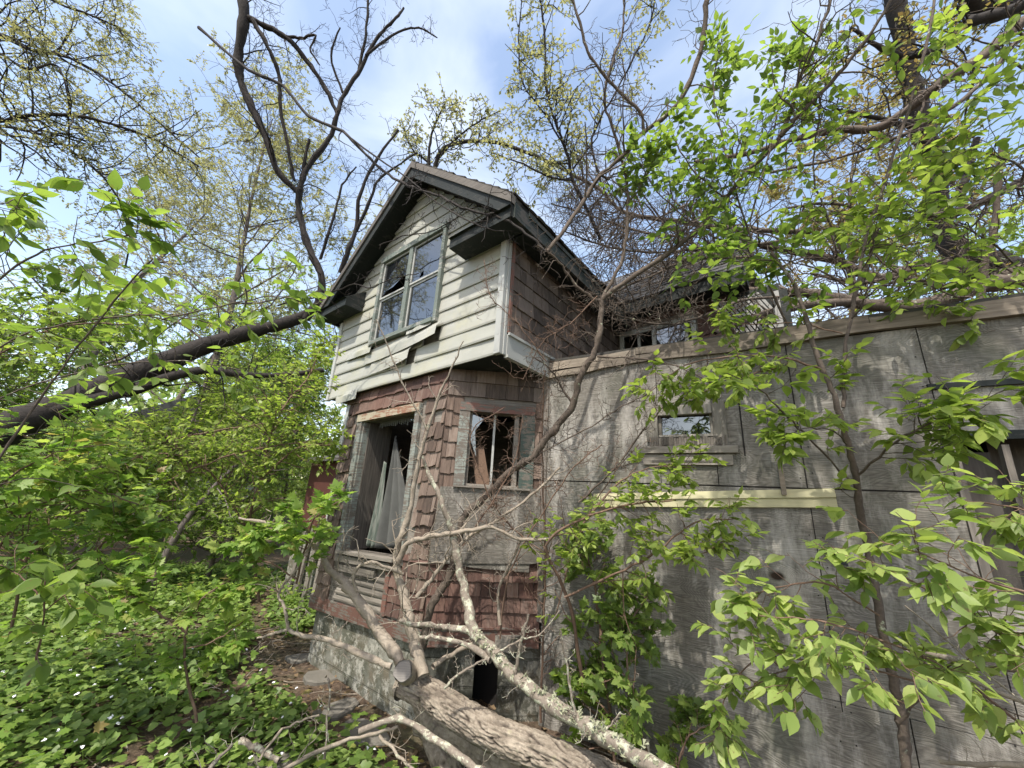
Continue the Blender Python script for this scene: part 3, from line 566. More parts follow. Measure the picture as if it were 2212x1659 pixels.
# ------------------------------------------------------------------ plywood annex
AA = 121.3; AX = azd(AA); annex = empty('annex', Qp+np.array((0, 0, 0)), math.atan2(AX[1], AX[0]), label='low annex clad in bare grey plywood beside the shingled bay', cat='annex')
def ab(mb, name, mat, parent=annex, **k): return build(mb, name, mat, parent, **k)
# (local x along the wall, y into the annex); openings at the right end
AT = 2.93
def sheet(x0, x1, z0, z1, y=0, r=None):
    m = MB(); m.box(x0+.002, x1-.002, y-.012, y, z0+.002, z1-.002, r=r); return m
m = MB()
for x0, x1, z0, z1 in ((.03, 1.06, 1.875, AT), (1.06, 1.47, 2.42, AT), (1.06, 1.47, 1.875, 2.25), (1.47, 2.005, 1.875, AT), (2.005, 2.72, 1.875, AT), (2.72, 3.6, 2.2, AT), (.03, 2.005, .65, 1.865), (2.005, 2.72, .65, 1.865), (.03, 2.3, -.25, .646), (2.3, 4.3, -.25, .646), (2.72, 4.3, .65, 1.3), (3.6, 4.3, 1.3, AT)):
    m.box(x0+.003, x1-.003, -.014, 0, z0, z1)
for x0, x1, z0, z1 in ((2.0, 2.008, 1.87, AT-.03), (2.002, 2.007, .6, 1.86), (1.655, 1.665, 2.09, 2.52), (1.48, 1.66, 2.5, 2.51), (2.02, 2.7, 1.867, 1.871), (1.45, 2.0, 1.869, 1.874)): m.box(x0, x1, -.017, -.0141, z0, z1, m=1)
for x in (.06, .62, 1.97, 2.04, 2.68):
    for k in range(15):
        z = .05+k*.19+random.uniform(-.02, .02); m.box(x, x+.007, -.0165, -.0142, z, z+.007, m=1) if abs(x-.62) > .1 or z < 1.6 or z > 1.9 else None
wall = ab(m, 'plywood_wall', [PLY, DARK])
m = MB(); 
for x0, x1, z0, z1 in ((.05, 1.05, -.2, AT-.01), (1.48, 2.7, -.2, AT-.01), (1.05, 1.48, -.2, 2.24), (1.05, 1.48, 2.43, AT-.01), (2.7, 3.6, -.2, 1.3), (2.7, 3.6, 2.2, AT-.01), (3.6, 4.28, -.2, AT-.01)): m.box(x0, x1, .001, .06, z0, z1, r=.1)
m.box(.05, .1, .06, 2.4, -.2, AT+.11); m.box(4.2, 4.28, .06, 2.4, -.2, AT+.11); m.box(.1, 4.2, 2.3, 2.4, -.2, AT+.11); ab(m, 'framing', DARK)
m = MB(); m.box(0, 4.35, -.02, 2.45, AT+.115, AT+.14); ab(m, 'roof', ROOF_OLD)
m = MB()                                                                # warped cap boards along the top
for x0, x1, z0, z1, yy, dz in ((-.02, .62, AT-.03, AT+.03, -.05, .05), (.0, .9, AT+.032, AT+.12, -.03, .02), (.6, 1.9, AT-.01, AT+.06, -.045, .01), (.9, 2.5, AT+.062, AT+.13, -.03, 0), (1.9, 3.2, AT+.0, AT+.06, -.055, .0), (2.5, 4.35, AT+.055, AT+.115, -.035, 0), (3.2, 4.35, AT-.03, AT+.05, -.05, 0)):
    n = 8; P = []
    for k in range(n+1):
        s = k/n; x = x0+(x1-x0-.003)*s; w_ = .008*math.sin(s*7+x0*9); q = -dz*(1-s)
        P += [(x, yy, z0+w_+q), (x, -.016, z0+w_+q), (x, -.016, z1+w_*.6+q), (x, yy+.005, z1+w_*.5+q)]
    F = [(k*4+j, (k+1)*4+j, (k+1)*4+(j+1) % 4, k*4+(j+1) % 4) for k in range(n) for j in range(4)]+[(0, 1, 2, 3), (n*4+3, n*4+2, n*4+1, n*4)]; m.poly(P, F)
ab(m, 'cap_board', BEAM)
m = MB(); m.box(.97, 1.06, -.05, -.0141, 2.2, 2.5); m.box(1.47, 1.56, -.05, -.0141, 2.19, 2.52); m.box(1.061, 1.469, -.05, -.0141, 2.42, 2.5); m.box(1.061, 1.469, -.03, .02, 2.24, 2.262)
m.box(1.06, 1.085, -.012, .05, 2.26, 2.42); m.box(1.445, 1.469, -.012, .05, 2.26, 2.42); aw = ab(m, 'window', m_wood('pale_beige_board', [(.15, (.13, .12, .1)), (.45, (.32, .3, .26)), (.85, (.5, .47, .41))], (34, 34, 2), rw=.3), bevel=.004)
m = MB(); m.poly([(1.085, .01, 2.262), (1.445, .01, 2.262), (1.445, .01, 2.42), (1.085, .01, 2.42)], [(0, 1, 2, 3)]); ab(m, 'pane', GLASSM, parent=aw)
m = MB(); m.box(1.09, 1.44, .05, .052, 2.28, 2.33); m.box(1.2, 1.32, .055, .057, 2.3, 2.4); ab(m, 'curtain_scrap', CLOTH, parent=aw)
m = MB(); 
for k in range(30): x = .99+k*.019; m.box(x, x+.016, -.058, -.0505, 2.175+random.uniform(-.02, .0), 2.235+random.uniform(-.008, .012))
ab(m, 'decayed_sill', BARN_V, parent=aw)
m = MB(); m.box(.93, 1.62, -.06, -.0141, 2.11, 2.165); m.box(.93, 1.58, -.04, -.0141, 2.02, 2.1); m.box(1.0, 1.5, -.044, -.0405, 2.04, 2.055, r=0.); ab(m, 'batten', BARN, bevel=.003)
m = MB(); P = []; n = 40                                               # strip of yellow siding nailed across
for k in range(n+1):
    x = .5+1.645*k/n; zt = 1.77+.105*k/n; zb = 1.66+.09*k/n; rag = random.uniform(-.006, .006) if k < n else 0
    P += [(x, -.02, zb), (x, -.04, zb+.004), (x, -.03, (zt+zb)/2), (x, -.042, (zt+zb)/2+.006), (x, -.024, zt)]
F = [(k*5+j, (k+1)*5+j, (k+1)*5+j+1, k*5+j+1) for k in range(n) for j in range(4)]; m.poly(P, F); o = ab(m, 'yellow_strip', SID_Y); o.modifiers.new('thick', 'SOLIDIFY').thickness = .003
m = MB(); m.box(1.85, 1.88, -.058, -.043, 1.82, 2.05); ab(m, 'nailed_stick', BEAM); m = MB(); m.box(-.005, .045, -.034, -.0141, .7, AT-.06); ab(m, 'corner_batten', BARN_V)
m = MB(); m.par((2.06, -.05, 1.42), (.085, 0, -.015), (0, .035, 0), (-.015, 0, .085))
for a, b in ((.015, .02), (.05, .015), (.012, .055), (.048, .052)): m.par((2.06+a-.006, -.056, 1.42+b), (.018, 0, -.003), (0, .0055, 0), (-.002, 0, .016))
ab(m, 'outlet_plate', BLACK)
m = MB(); m.box(2.72, 2.76, -.03, .05, 1.3, 2.2); od = ab(m, 'opening', BARN_V); m = MB(); m.par((2.92, -.02, 1.3), (.03, 0, 0), (0, .05, 0), (.02, 0, .85)); ab(m, 'post', BARN_V, parent=od); m = MB(); m.box(3.56, 3.6, -.03, .05, 1.3, 2.2); ab(m, 'post', BARN_V, parent=od)
m = MB(); m.box(2.7, 3.6, -.035, -.0141, 2.5, 2.535); m.box(2.7, 3.6, -.04, -.0141, 2.18, 2.23); ab(m, 'lintel', TRIM, parent=od)
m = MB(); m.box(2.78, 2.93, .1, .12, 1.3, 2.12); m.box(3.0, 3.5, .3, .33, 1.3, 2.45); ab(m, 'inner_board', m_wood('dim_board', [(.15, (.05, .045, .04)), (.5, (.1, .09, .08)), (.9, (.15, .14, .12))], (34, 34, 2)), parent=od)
# ------------------------------------------------------------------ red shed behind the bay, pale house beyond
sh = empty('red_shed', K-U*4.4+Wd*.9, HR, label='small red painted shed on a stone base left of the bay', cat='shed')
m = MB(); m.box(0, 1.9, 0, .1, .95, 2.15); m.box(0, .1, .1, 2, 0, 2.15); m.box(.1, 1.9, 1.9, 2, 0, 2.15); build(m, 'wall', m_paint('faded_red_board', (.09, .034, .026), (.17, .13, .1), .6, (30, 30, 2)), sh)
m = MB(); m.box(-.02, 2.2, -.05, .2, -.3, .949); build(m, 'stone_base', BLOCK, sh)
m = MB(); m.prism([(-.15, -.2, 2.1), (2.0, -.2, 2.1), (2.0, 2.2, 2.6), (-.15, 2.2, 2.6)], (0, 0, .05)); build(m, 'roof', ROOF_OLD, sh)
m = MB(); m.box(.9, .94, -.04, 0, 1.0, 1.75); m.box(1.5, 1.54, -.04, 0, 1.0, 1.75); m.box(.94, 1.5, -.04, 0, 1.7, 1.75); w3 = build(m, 'window', VINYL_TRIM, sh)
m = MB(); m.box(.94, 1.5, -.02, -.01, 1.0, 1.7); build(m, 'pane', PANEL, w3)
m = MB(); 
for k in range(5): m.par((.2+k*.33, -.12-.03*k, 0), (.09, 0, 0), (0, .03, 0), (.1-.05*k, .06, 1.0+.1*(k % 2)))
build(m, 'loose_plank', BARN_V, sh)
nh = empty('neighbour_house', (-19, 19, 0), R_(-45), label='pale sided house seen through the leaves far left', cat='house')
m = MB(); 
m.box(0, 7, 0, 5, 0, 3.6, r=.5)
for k in range(22): m.box(-.02, 7.02, -.03, -.005, .1+k*.16, .24+k*.16)
build(m, 'wall', VINYL_TRIM, nh)
m = MB(); m.prism([(-.4, -.5, 3.5), (-.4, 2.5, 5.4), (-.4, 5.5, 3.5)], (7.8, 0, 0)); build(m, 'roof', ROOF, nh)
for x in (1.2, 4.4):
    m = MB(); m.box(x, x+1, -.06, -.031, 1.1, 2.6); f_ = build(m, 'window', VINYL_TRIM, nh); m = MB(); m.box(x+.08, x+.92, -.07, -.061, 1.18, 2.52); build(m, 'pane', GLASSM, f_)
# ------------------------------------------------------------------ vegetation
def path(pts, n=5, wig=.012):
    P = smooth_path([at(*p) for p in pts], n); d = np.mean([p[2] for p in pts])
    P[1:-1] += rng.normal(size=P[1:-1].shape)*wig*.35*min(d, 4)*.5; return P
def limb(wd, pts, r0, r1, k=7, n=5, wig=.008, knob=.08):
    P = path(pts, n, wig); q = np.linspace(0, 1, len(P)); d = np.interp(q, np.linspace(0, 1, len(pts)), [p[2] for p in pts])
    R = (r0*(1-q)+r1*q)*d/FP*.8*(1+.1*rng.normal(size=len(q))); wd.tube(P, R, k, knob=knob); return P, R
def plant(name, base, label, cat, group, wd, bark, tips=None, tmpl=OVAL, leafmat=None, per=7, size=(.05, .08), down=.3, parts=('trunk', 'foliage'), up=1.2, keep=None):
    e = empty(name, base, label=label, cat=cat, group=group); b = tuple(base)
    if wd.V: link(parts[0], wd.mesh(parts[0], b), bark, e)
    if tips:
        p, y, z = leaf_anchors(tips, per, down=down, upn=up)
        if keep is not None:
            kk = keep(p); p, y, z = p[kk], y[kk], z[kk]
        s = rng.uniform(size[0], size[1], len(p))
        link(parts[1], leaves_mesh(parts[1], tmpl, p, y, z, s, b), leafmat, e)
    return e
def below(P): p = np.array(P[0]); p[2] = max(0., gz(p[0], p[1])); return p
def traced(name, label, cat, group, limbs, bark, n_s=6, ln=.5, lv=1, per=7, tmpl=OVAL, leafmat=None, size=(.05, .08), spread=.9, wob=.4, bias=(0, 0, .15), down=.3, base=None, sub=3, t0=.12, rmin=.0012, stem=None, up=1.2, shrink=.55, keep=None):
    """limbs: (points, r0 px, r1 px, [twigs, length]); twigs carry the leaves"""
    wd = Wood(); tips = []; first = None
    for q in limbs:
        P, R = limb(wd, q[0], q[1], q[2]); first = P if first is None else first
        ns, l2 = (q[3], q[4]) if len(q) > 4 else (n_s, ln)
        if not leafmat or tmpl is SMALL: ns = int(ns*2.3); sprout(wd, P, R, ns, .09, 0, [], 1., .6, (0, 0, .1), 0, 1, rmin=rmin)
        sprout(wd, P, R, ns, l2, lv, tips, spread, wob, bias, t0, sub, rmin=rmin, shrink=shrink)
        tips.append(P[-max(3, len(P)//3):]) if leafmat else None
    b = below(first) if base is None else np.array(base, float)
    return plant(name, b, label, cat, group, wd, bark, tips if leafmat else None, tmpl, leafmat, per, size, down, up=up, keep=keep)
def outside(p):                                                        # keep leaves out of the house and annex
    v = p-K; u = v@U; ww = v@Wd; q = p-Qp; s = q@AX; t = q[:, 0]*(-AX[1])+q[:, 1]*AX[0]
    return ~((u > -2.6) & (u < .72) & (ww > -.12) & (p[:, 2] < 5.2)) & ~((s > 0) & (t > -.08) & (t < 2.6) & (p[:, 2] < 3.1))
# --- dark leaning tree against the left eave
traced('leaning_tree', 'big dark leafless tree leaning on the left eave, trunk rising from the left edge', 'tree', 'bare trees round the house', [
    ([(-160, 1010, 5.0), (-60, 960, 5.2), (60, 905, 5.5), (200, 850, 5.9), (330, 795, 6.2), (450, 745, 6.4), (560, 712, 6.6), (640, 690, 6.7), (705, 652, 6.8)], 50, 9, 16, .8),
    ([(60, 900, 5.5), (180, 870, 5.7), (300, 838, 5.9), (430, 800, 6.1), (560, 812, 6.4), (700, 800, 6.8)], 20, 6, 14, .8),
    ([(660, 690, 6.7), (690, 645, 6.8), (692, 590, 6.9), (665, 530, 7), (645, 450, 7.1), (650, 400, 7.1), (665, 360, 7.2), (710, 300, 7.3), (727, 250, 7.3), (740, 210, 7.4), (780, 145, 7.5), (812, 85, 7.6), (850, 45, 7.6), (872, 17, 7.7)], 11, 3, 12, .7),
    ([(648, 420, 7.1), (600, 370, 7), (575, 300, 7), (545, 235, 7), (520, 175, 7), (515, 115, 7), (527, 40, 7), (520, -40, 7)], 7, 14, 10, .9),
    ([(535, 38, 7), (570, 55, 7.1), (620, 82, 7.2), (662, 130, 7.3), (705, 195, 7.3), (728, 245, 7.3)], 8, 5, 6, .6),
    ([(545, 42, 7), (578, 100, 7), (602, 160, 7.1), (606, 230, 7.1), (622, 320, 7.1), (636, 390, 7.1)], 6, 4, 7, .6),
    ([(620, 80, 7.2), (650, 82, 7.2), (682, 77, 7.2), (670, 105, 7.2), (690, 140, 7.2)], 4, 2, 3, .4),
    ([(775, 150, 7.5), (790, 75, 7.6), (795, 0, 7.6)], 4, 3, 4, .6), ([(740, 200, 7.4), (715, 120, 7.4), (735, 60, 7.4)], 3.5, 2, 3, .5), ([(790, 120, 7.5), (860, 70, 7.6), (905, 62, 7.7), (945, 82, 7.8)], 4, 1.5, 3, .4),
    ([(668, 300, 7.2), (660, 340, 7.2), (640, 470, 7.1)], 4, 4, 4, .5), ([(692, 560, 6.9), (720, 470, 6.9), (740, 400, 7), (770, 360, 7)], 4, 2, 6, .6),
    ], BARK_DARK, lv=2, sub=3, wob=.55, rmin=.0022)
traced('bare_limb_tree', 'thin bare tree whose long limb crosses in front of the gable peak', 'tree', 'bare trees round the house', [
    ([(430, 60, 6.6), (535, 150, 6.2), (612, 185, 6), (665, 250, 5.8), (740, 285, 5.4), (800, 345, 5.0), (850, 384, 4.6), (891, 404, 4.3), (952, 426, 4.0), (989, 445, 3.8), (1044, 460, 3.55), (1087, 473, 3.4), (1148, 513, 3.2), (1180, 545, 3.1)], 4, 3.2, 9, .5),
    ([(740, 285, 5.4), (860, 372, 4.5), (960, 448, 3.9), (1040, 490, 3.5), (1090, 500, 3.4)], 2.2, 1.5, 6, .3),
    ([(735, 590, 6.9), (752, 540, 6.9), (770, 490, 7), (778, 420, 7), (810, 350, 7.1), (860, 280, 7.2)], 7, 3, 8, .6), ([(770, 500, 7), (800, 430, 7), (822, 385, 7.1), (900, 330, 7.2)], 5, 2, 6, .5),
    ([(600, 660, 4.4), (690, 640, 4.4), (765, 615, 4.3), (800, 622, 4.2), (850, 600, 4.1), (905, 590, 4)], 2, 1.2, 6, .25),
    ([(820, 530, 4.6), (870, 510, 4.4), (930, 500, 4.2), (985, 470, 4), (1020, 440, 3.9)], 1.6, 1.2, 5, .25)], BARK_DARK, lv=2, sub=2, wob=.55, rmin=.002, base=(-5.6, 6.8, 0))
traced('ridge_tree', 'bare tree standing behind the gable ridge with upturned limbs', 'tree', 'bare trees round the house', [
    ([(935, 620, 9), (930, 400, 9), (926, 345, 9), (935, 280, 9), (962, 222, 9)], 7, 2, 8, .9), ([(935, 380, 9), (950, 330, 9), (985, 310, 9), (1050, 305, 8.6), (1110, 318, 8.3), (1190, 352, 8), (1250, 385, 7.6)], 5.5, 4, 10, .9),
    ([(950, 340, 9), (985, 300, 9), (1030, 265, 9), (1080, 240, 9)], 3.5, 1.5, 6, .8), ([(925, 350, 9), (890, 320, 9), (870, 275, 9)], 3, 1.5, 6, .7)], BARK_DARK, lv=2, sub=3, wob=.5, per=3, tmpl=SMALL, leafmat=LEAF_OLIVE, size=(.05, .09), rmin=.004, base=(-1.6, 9.5, 0))
# --- forked sapling in front of the bay
traced('forked_sapling', 'slender brown sapling forking before the rear roof, curving past the bay window', 'sapling', 'bare trees round the house', [
    ([(912, 1400, 2.9), (932, 1314, 2.95), (949, 1279, 3.0), (975, 1236, 3.05), (990, 1165, 3.1), (1006, 1112, 3.12), (1040, 1082, 3.1), (1070, 1052, 3.1), (1100, 1018, 3.1), (1145, 992, 3.1), (1175, 955, 3.1), (1205, 917, 3.1), (1238, 875, 3.1), (1250, 820, 3.1), (1285, 760, 3.1), (1296, 700, 3.15), (1298, 650, 3.2)], 11.5, 8, 14, .35),
    ([(1298, 650, 3.2), (1340, 615, 3.2), (1431, 555, 3.2), (1521, 485, 3.2), (1606, 380, 3.1), (1686, 295, 3.0), (1726, 175, 3), (1766, 90, 3), (1801, -20, 3)], 7, 4, 14, .5),
    ([(1686, 295, 3.0), (1740, 235, 2.9), (1806, 165, 2.9), (1886, 65, 2.8), (1935, -20, 2.8)], 6, 4, 8, .4),
    ([(1300, 650, 3.2), (1346, 550, 3.3), (1356, 450, 3.4), (1351, 375, 3.5), (1326, 280, 3.5), (1306, 215, 3.5), (1326, 125, 3.5), (1346, 65, 3.6), (1348, -20, 3.6)], 5, 2.5, 14, .5),
    ([(1298, 652, 3.2), (1262, 632, 3.2), (1225, 590, 3.2), (1196, 554, 3.15), (1160, 530, 3.1)], 5, 2.5, 6, .3),
    ([(1182, 543, 3.15), (1251, 450, 3.3), (1291, 385, 3.4), (1346, 335, 3.4), (1391, 285, 3.4), (1456, 235, 3.4), (1501, 150, 3.4), (1521, 65, 3.4), (1528, -20, 3.4)], 5, 7, 12, .5),
    ([(1391, 285, 3.4), (1381, 240, 3.4), (1326, 185, 3.4), (1276, 125, 3.4), (1256, 65, 3.4), (1230, -20, 3.4)], 4.5, 3.5, 8, .4),
    ([(1238, 875, 3.1), (1215, 840, 3.1), (1190, 800, 3.05), (1150, 770, 3)], 3.5, 1.6, 7, .3), ([(1290, 770, 3.1), (1380, 775, 3.0), (1460, 790, 2.9), (1540, 830, 2.8)], 3, 1.5, 6, .3),
    ([(1146, 990, 3.1), (1260, 930, 3.0), (1340, 880, 3), (1400, 850, 2.9)], 2.2, 1.5, 5, .3), ([(1250, 1085, 2.9), (1330, 1010, 2.8), (1380, 940, 2.8), (1440, 870, 2.7)], 3, 2.2, 5, .25)], BARK_MID, lv=2, sub=2, wob=.6, rmin=.0016)
# --- the log and its limbs
lg = empty('fallen_log', (.2, 2.4, 0), label='thick fallen trunk with furrowed bark and a sawn branch end, running to the bottom edge', cat='fallen trunk')
def log_mesh(pts, r0, r1, rings=300, k=110, seed=0., groove=1.):
    P = smooth_path([at(*p) for p in pts], 8); s = np.linspace(0, 1, rings); q = np.linspace(0, 1, len(P))
    P = np.stack([np.interp(s, q, P[:, i]) for i in range(3)], 1); d = np.mean([p[2] for p in pts]); R = (r0*(1-s)+r1*s)*d/FP
    T = np.gradient(P, axis=0); T /= np.linalg.norm(T, axis=1)[:, None]; a = unit(np.cross(T[0], (0, 0, 1))); V = []; G = []
    ln = np.cumsum(np.r_[0, np.linalg.norm(np.diff(P, axis=0), axis=1)])
    for i in range(rings):
        a = unit(a-T[i]*np.dot(a, T[i])); b = np.cross(T[i], a)
        for j in range(k):
            th = 2*PI*j/k; c_, s_ = math.cos(th), math.sin(th); x = ln[i]
            wv = noise.noise((c_*1.2, s_*1.2, x*3+seed)); n1 = noise.noise((c_*3.4+wv*1.6, s_*3.4, x*4.2+seed)); n2 = noise.noise((c_*11, s_*11, x*15+seed))
            g = max(0, 1-abs(n1)*7)*groove; g2 = max(0, 1-abs(n2)*5)
            lump = noise.noise((c_*.8, s_*.8, x*2.2+seed+9)); rr = R[i]*(1+.16*lump+.06*n2)-.017*g-.008*g2
            V.append(P[i]+(a*c_+b*s_)*rr); G.append(min(1, g*1.1+g2*.5)*(.35+.65*min(1, max(0, .5+2.2*noise.noise((c_*1.5, s_*1.5, x*3.3+seed+40))))))
    F = [(i*k+j, i*k+(j+1) % k, (i+1)*k+(j+1) % k, (i+1)*k+j) for i in range(rings-1) for j in range(k)]
    return P, R, T, np.array(V), np.array(F), np.array(G)
lb = (.2, 2.4, 0)
def log_obj(name, pts, r0, r1, parent, base, **k):
    P, R, T, V, F, G = log_mesh(pts, r0, r1, **k); me = np_mesh(name, V-np.array(base), F, 4, np.zeros(len(F)))
    a_ = me.attributes.new('groove', 'FLOAT', 'POINT'); a_.data.foreach_set('value', G.astype(np.float32))
    me.polygons.foreach_set('use_smooth', [True]*len(F)); link(name, me, LOGBARK, parent); return P, R, T
P, R, T = log_obj('trunk', [(868, 1472, 2.5), (925, 1502, 2.42), (983, 1540, 2.32), (1080, 1588, 2.18), (1166, 1622, 2.06), (1300, 1685, 1.9), (1430, 1750, 1.8)], 34, 32, lg, lb)
def cap_disc(name, c, n, r, mat, parent, base):
    n = unit(n); a = unit(np.cross(n, (0, 0, 1))); b = np.cross(n, a); V = []
    for j in range(28):
        th = 2*PI*j/28; q = r*(1+.06*math.sin(3*th+1)+.04*math.sin(5*th)); V += [c+(a*math.cos(th)+b*math.sin(th))*q*1.12-n*.02, c+(a*math.cos(th)+b*math.sin(th))*q*1.02+n*.008, c+(a*math.cos(th)+b*math.sin(th))*q*.86+n*.004]
    V.append(c+n*.004); m = MB(); F = []
    for j in range(28):
        k = (j+1) % 28; F += [(3*j, 3*k, 3*k+1, 3*j+1), (3*j+1, 3*k+1, 3*k+2, 3*j+2), (84, 3*j+2, 3*k+2)]
    m.poly([v-np.array(base) for v in V], F); return build(m, name, mat, parent)
E1 = P[0]-T[0]*.0; cap_disc('broken_end', E1, -T[0], R[0]*.97, BARK_PALE, lg, lb)
# sawn side knot facing the camera
kp = at(872, 1450, 2.36); kd = unit(CAM-kp+np.array((-.8, 0, .2))); wk = Wood(); wk.tube([kp-kd*.09, kp-kd*.03, kp+kd*.02], [.066, .06, .056], 22, knob=.05)
link('knot_collar', wk.mesh('knot_collar', lb), BARK_PALE, lg); cap_disc('sawn_end', kp+kd*.018, kd, .052, SAWN, lg, lb)
def dead_limbs(name, parent, base, limbs, bark, ns=4, ln=.25, lv=2, sub=2, rmin=.0014, wob=.6):
    for q in limbs:
        wd = Wood(); P, R = limb(wd, q[0], q[1], q[2], 9 if q[1] > 8 else 6, knob=.1); a, b = (q[3], q[4]) if len(q) > 4 else (ns, ln)
        sprout(wd, P, R, int(a*1.5), b*1.15, lv, [], .9, wob, (0, 0, .1), .15, sub, rmin=rmin); sprout(wd, P, R, 10, .05, 0, [], 1., .6, (0, 0, .1), 0, 1, rmin=.002, rfac=.8); link('limb', wd.mesh('limb', base), bark, parent)
dead_limbs('limb', lg, lb, [
    ([(880, 1470, 2.4), (852, 1410, 2.5), (819, 1366, 2.6), (785, 1314, 2.65), (759, 1279, 2.7), (733, 1249, 2.75), (707, 1223, 2.75), (689, 1188, 2.8), (640, 1150, 2.8), (585, 1130, 2.8), (516, 1119, 2.8)], 18, 3, 6, .3),
    ([(915, 1460, 2.4), (900, 1405, 2.5), (893, 1375, 2.55), (880, 1323, 2.6), (871, 1279, 2.7), (858, 1232, 2.75), (856, 1201, 2.8), (865, 1160, 2.8), (885, 1106, 2.85), (900, 1020, 2.9), (920, 940, 2.95), (944, 863, 3), (968, 812, 3.0), (1001, 737, 3)], 17, 1.5, 12, .3),
    ([(923, 929, 2.95), (890, 866, 2.95), (862, 812, 3), (833, 737, 3), (812, 690, 3)], 2.6, 1.5, 5, .25),
    ([(856, 1220, 2.75), (880, 1175, 2.75), (925, 1160, 2.75), (990, 1150, 2.75), (1060, 1140, 2.8), (1120, 1165, 2.8), (1190, 1165, 2.8)], 8, 4, 12, .35),
    ([(870, 1240, 2.7), (800, 1215, 2.6), (765, 1240, 2.6), (770, 1275, 2.6)], 5, 4, 4, .25),
    ([(900, 1290, 2.7), (940, 1240, 2.75), (1000, 1170, 2.8), (1080, 1120, 2.9), (1160, 1060, 3), (1210, 1010, 3.05)], 6, 3, 12, .3),
    ([(845, 1440, 2.35), (776, 1414, 2.4), (711, 1383, 2.45), (655, 1375, 2.5), (624, 1362, 2.5), (590, 1368, 2.5), (556, 1378, 2.5)], 9, 2.5, 6, .2),
    ([(622, 1358, 2.5), (616, 1314, 2.5), (603, 1279, 2.55), (642, 1227, 2.55), (681, 1154, 2.6), (690, 1120, 2.6)], 4.5, 1.8, 6, .2),
    ([(1080, 1350, 2.9), (1078, 1270, 3), (1120, 1180, 3.05), (1140, 1110, 3.1)], 5, 3, 5, .2), ([(935, 1440, 2.5), (1000, 1400, 2.7), (1050, 1385, 2.9)], 6, 6, 2, .1)], BARK_PALE)
lbz = (.6, 2.2, 0); lb2 = empty('lichen_branch', lbz, label='long lichen spotted dead branch lying over the fallen trunk', cat='branch')
dead_limbs('limb', lb2, lbz, [
    ([(1500, 1715, 1.5), (1417, 1659, 1.6), (1339, 1612, 1.75), (1253, 1560, 1.95), (1166, 1505, 2.1), (1101, 1450, 2.25), (1058, 1401, 2.4), (1023, 1362, 2.5), (1010, 1301, 2.6), (997, 1245, 2.7), (984, 1184, 2.75), (975, 1141, 2.8), (962, 1106, 2.8), (944, 1061, 2.85), (926, 1022, 2.9), (912, 985, 2.9)], 23, 4.2, 4, .15),
    ([(1023, 1362, 2.5), (975, 1356, 2.5), (949, 1353, 2.5), (897, 1349, 2.45), (862, 1340, 2.4)], 9, 5, 3, .15), ([(1060, 1425, 2.35), (1014, 1396, 2.4), (949, 1379, 2.4), (906, 1377, 2.4)], 9, 4, 3, .12),
    ([(1112, 1455, 2.2), (1118, 1430, 2.2), (1127, 1383, 2.2), (1141, 1327, 2.2)], 6, 3, 3, .06), ([(1243, 1550, 1.95), (1227, 1453, 2.0), (1211, 1362, 2.0)], 4, 2.5, 3, .06),
    ([(1070, 1412, 2.3), (1120, 1385, 2.3), (1166, 1370, 2.3), (1209, 1318, 2.3)], 3, 1.6, 4, .1), ([(1295, 1590, 1.85), (1325, 1560, 1.85), (1340, 1538, 1.85)], 3, 2, 1, .05), ([(960, 1486, 2.2), (1000, 1450, 2.2), (1052, 1424, 2.2)], 4, 2, 3, .1)], BARK_LICHEN)
m = MB()                                                                # crusty lichen tufts
for k in range(120):
    t_ = random.random(); c0_ = [(1417, 1659, 1.6), (1253, 1560, 1.95), (1101, 1450, 2.25), (1023, 1362, 2.5)]; i = min(2, int(t_*3)); f_ = t_*3-i
    a_, b_ = at(*c0_[i]), at(*c0_[i+1]); c_ = a_*(1-f_)+b_*f_-np.array(lbz)+unit(rv()+np.array((-.3, -1, .8)))*(.052-.024*t_)
    for j in range(6):
        d1 = rv()*.008; d2 = rv()*.008; m.poly([c_+d1, c_+d2, c_+rv()*.009], [(0, 1, 2)])
t = NT('lichen'); build(m, 'lichen', t.fin((.27, .28, .19), .95), lb2)['kind'] = 'stuff'
l2b = (.1, 2.9, 0); lg2 = empty('lower_log', l2b, label='second barkless log lying under the fallen trunk at the bottom', cat='fallen trunk')
log_obj('trunk', [(905, 1560, 2.7), (1000, 1600, 2.5), (1100, 1645, 2.3), (1240, 1700, 2.1), (1400, 1790, 1.9)], 26, 38, lg2, l2b, rings=120, k=50, seed=31., groove=.5)
log_obj('stump_piece', [(905, 1480, 2.75), (930, 1560, 2.65), (960, 1640, 2.5), (985, 1720, 2.4)], 26, 28, lg2, l2b, rings=90, k=44, seed=55., groove=.5)
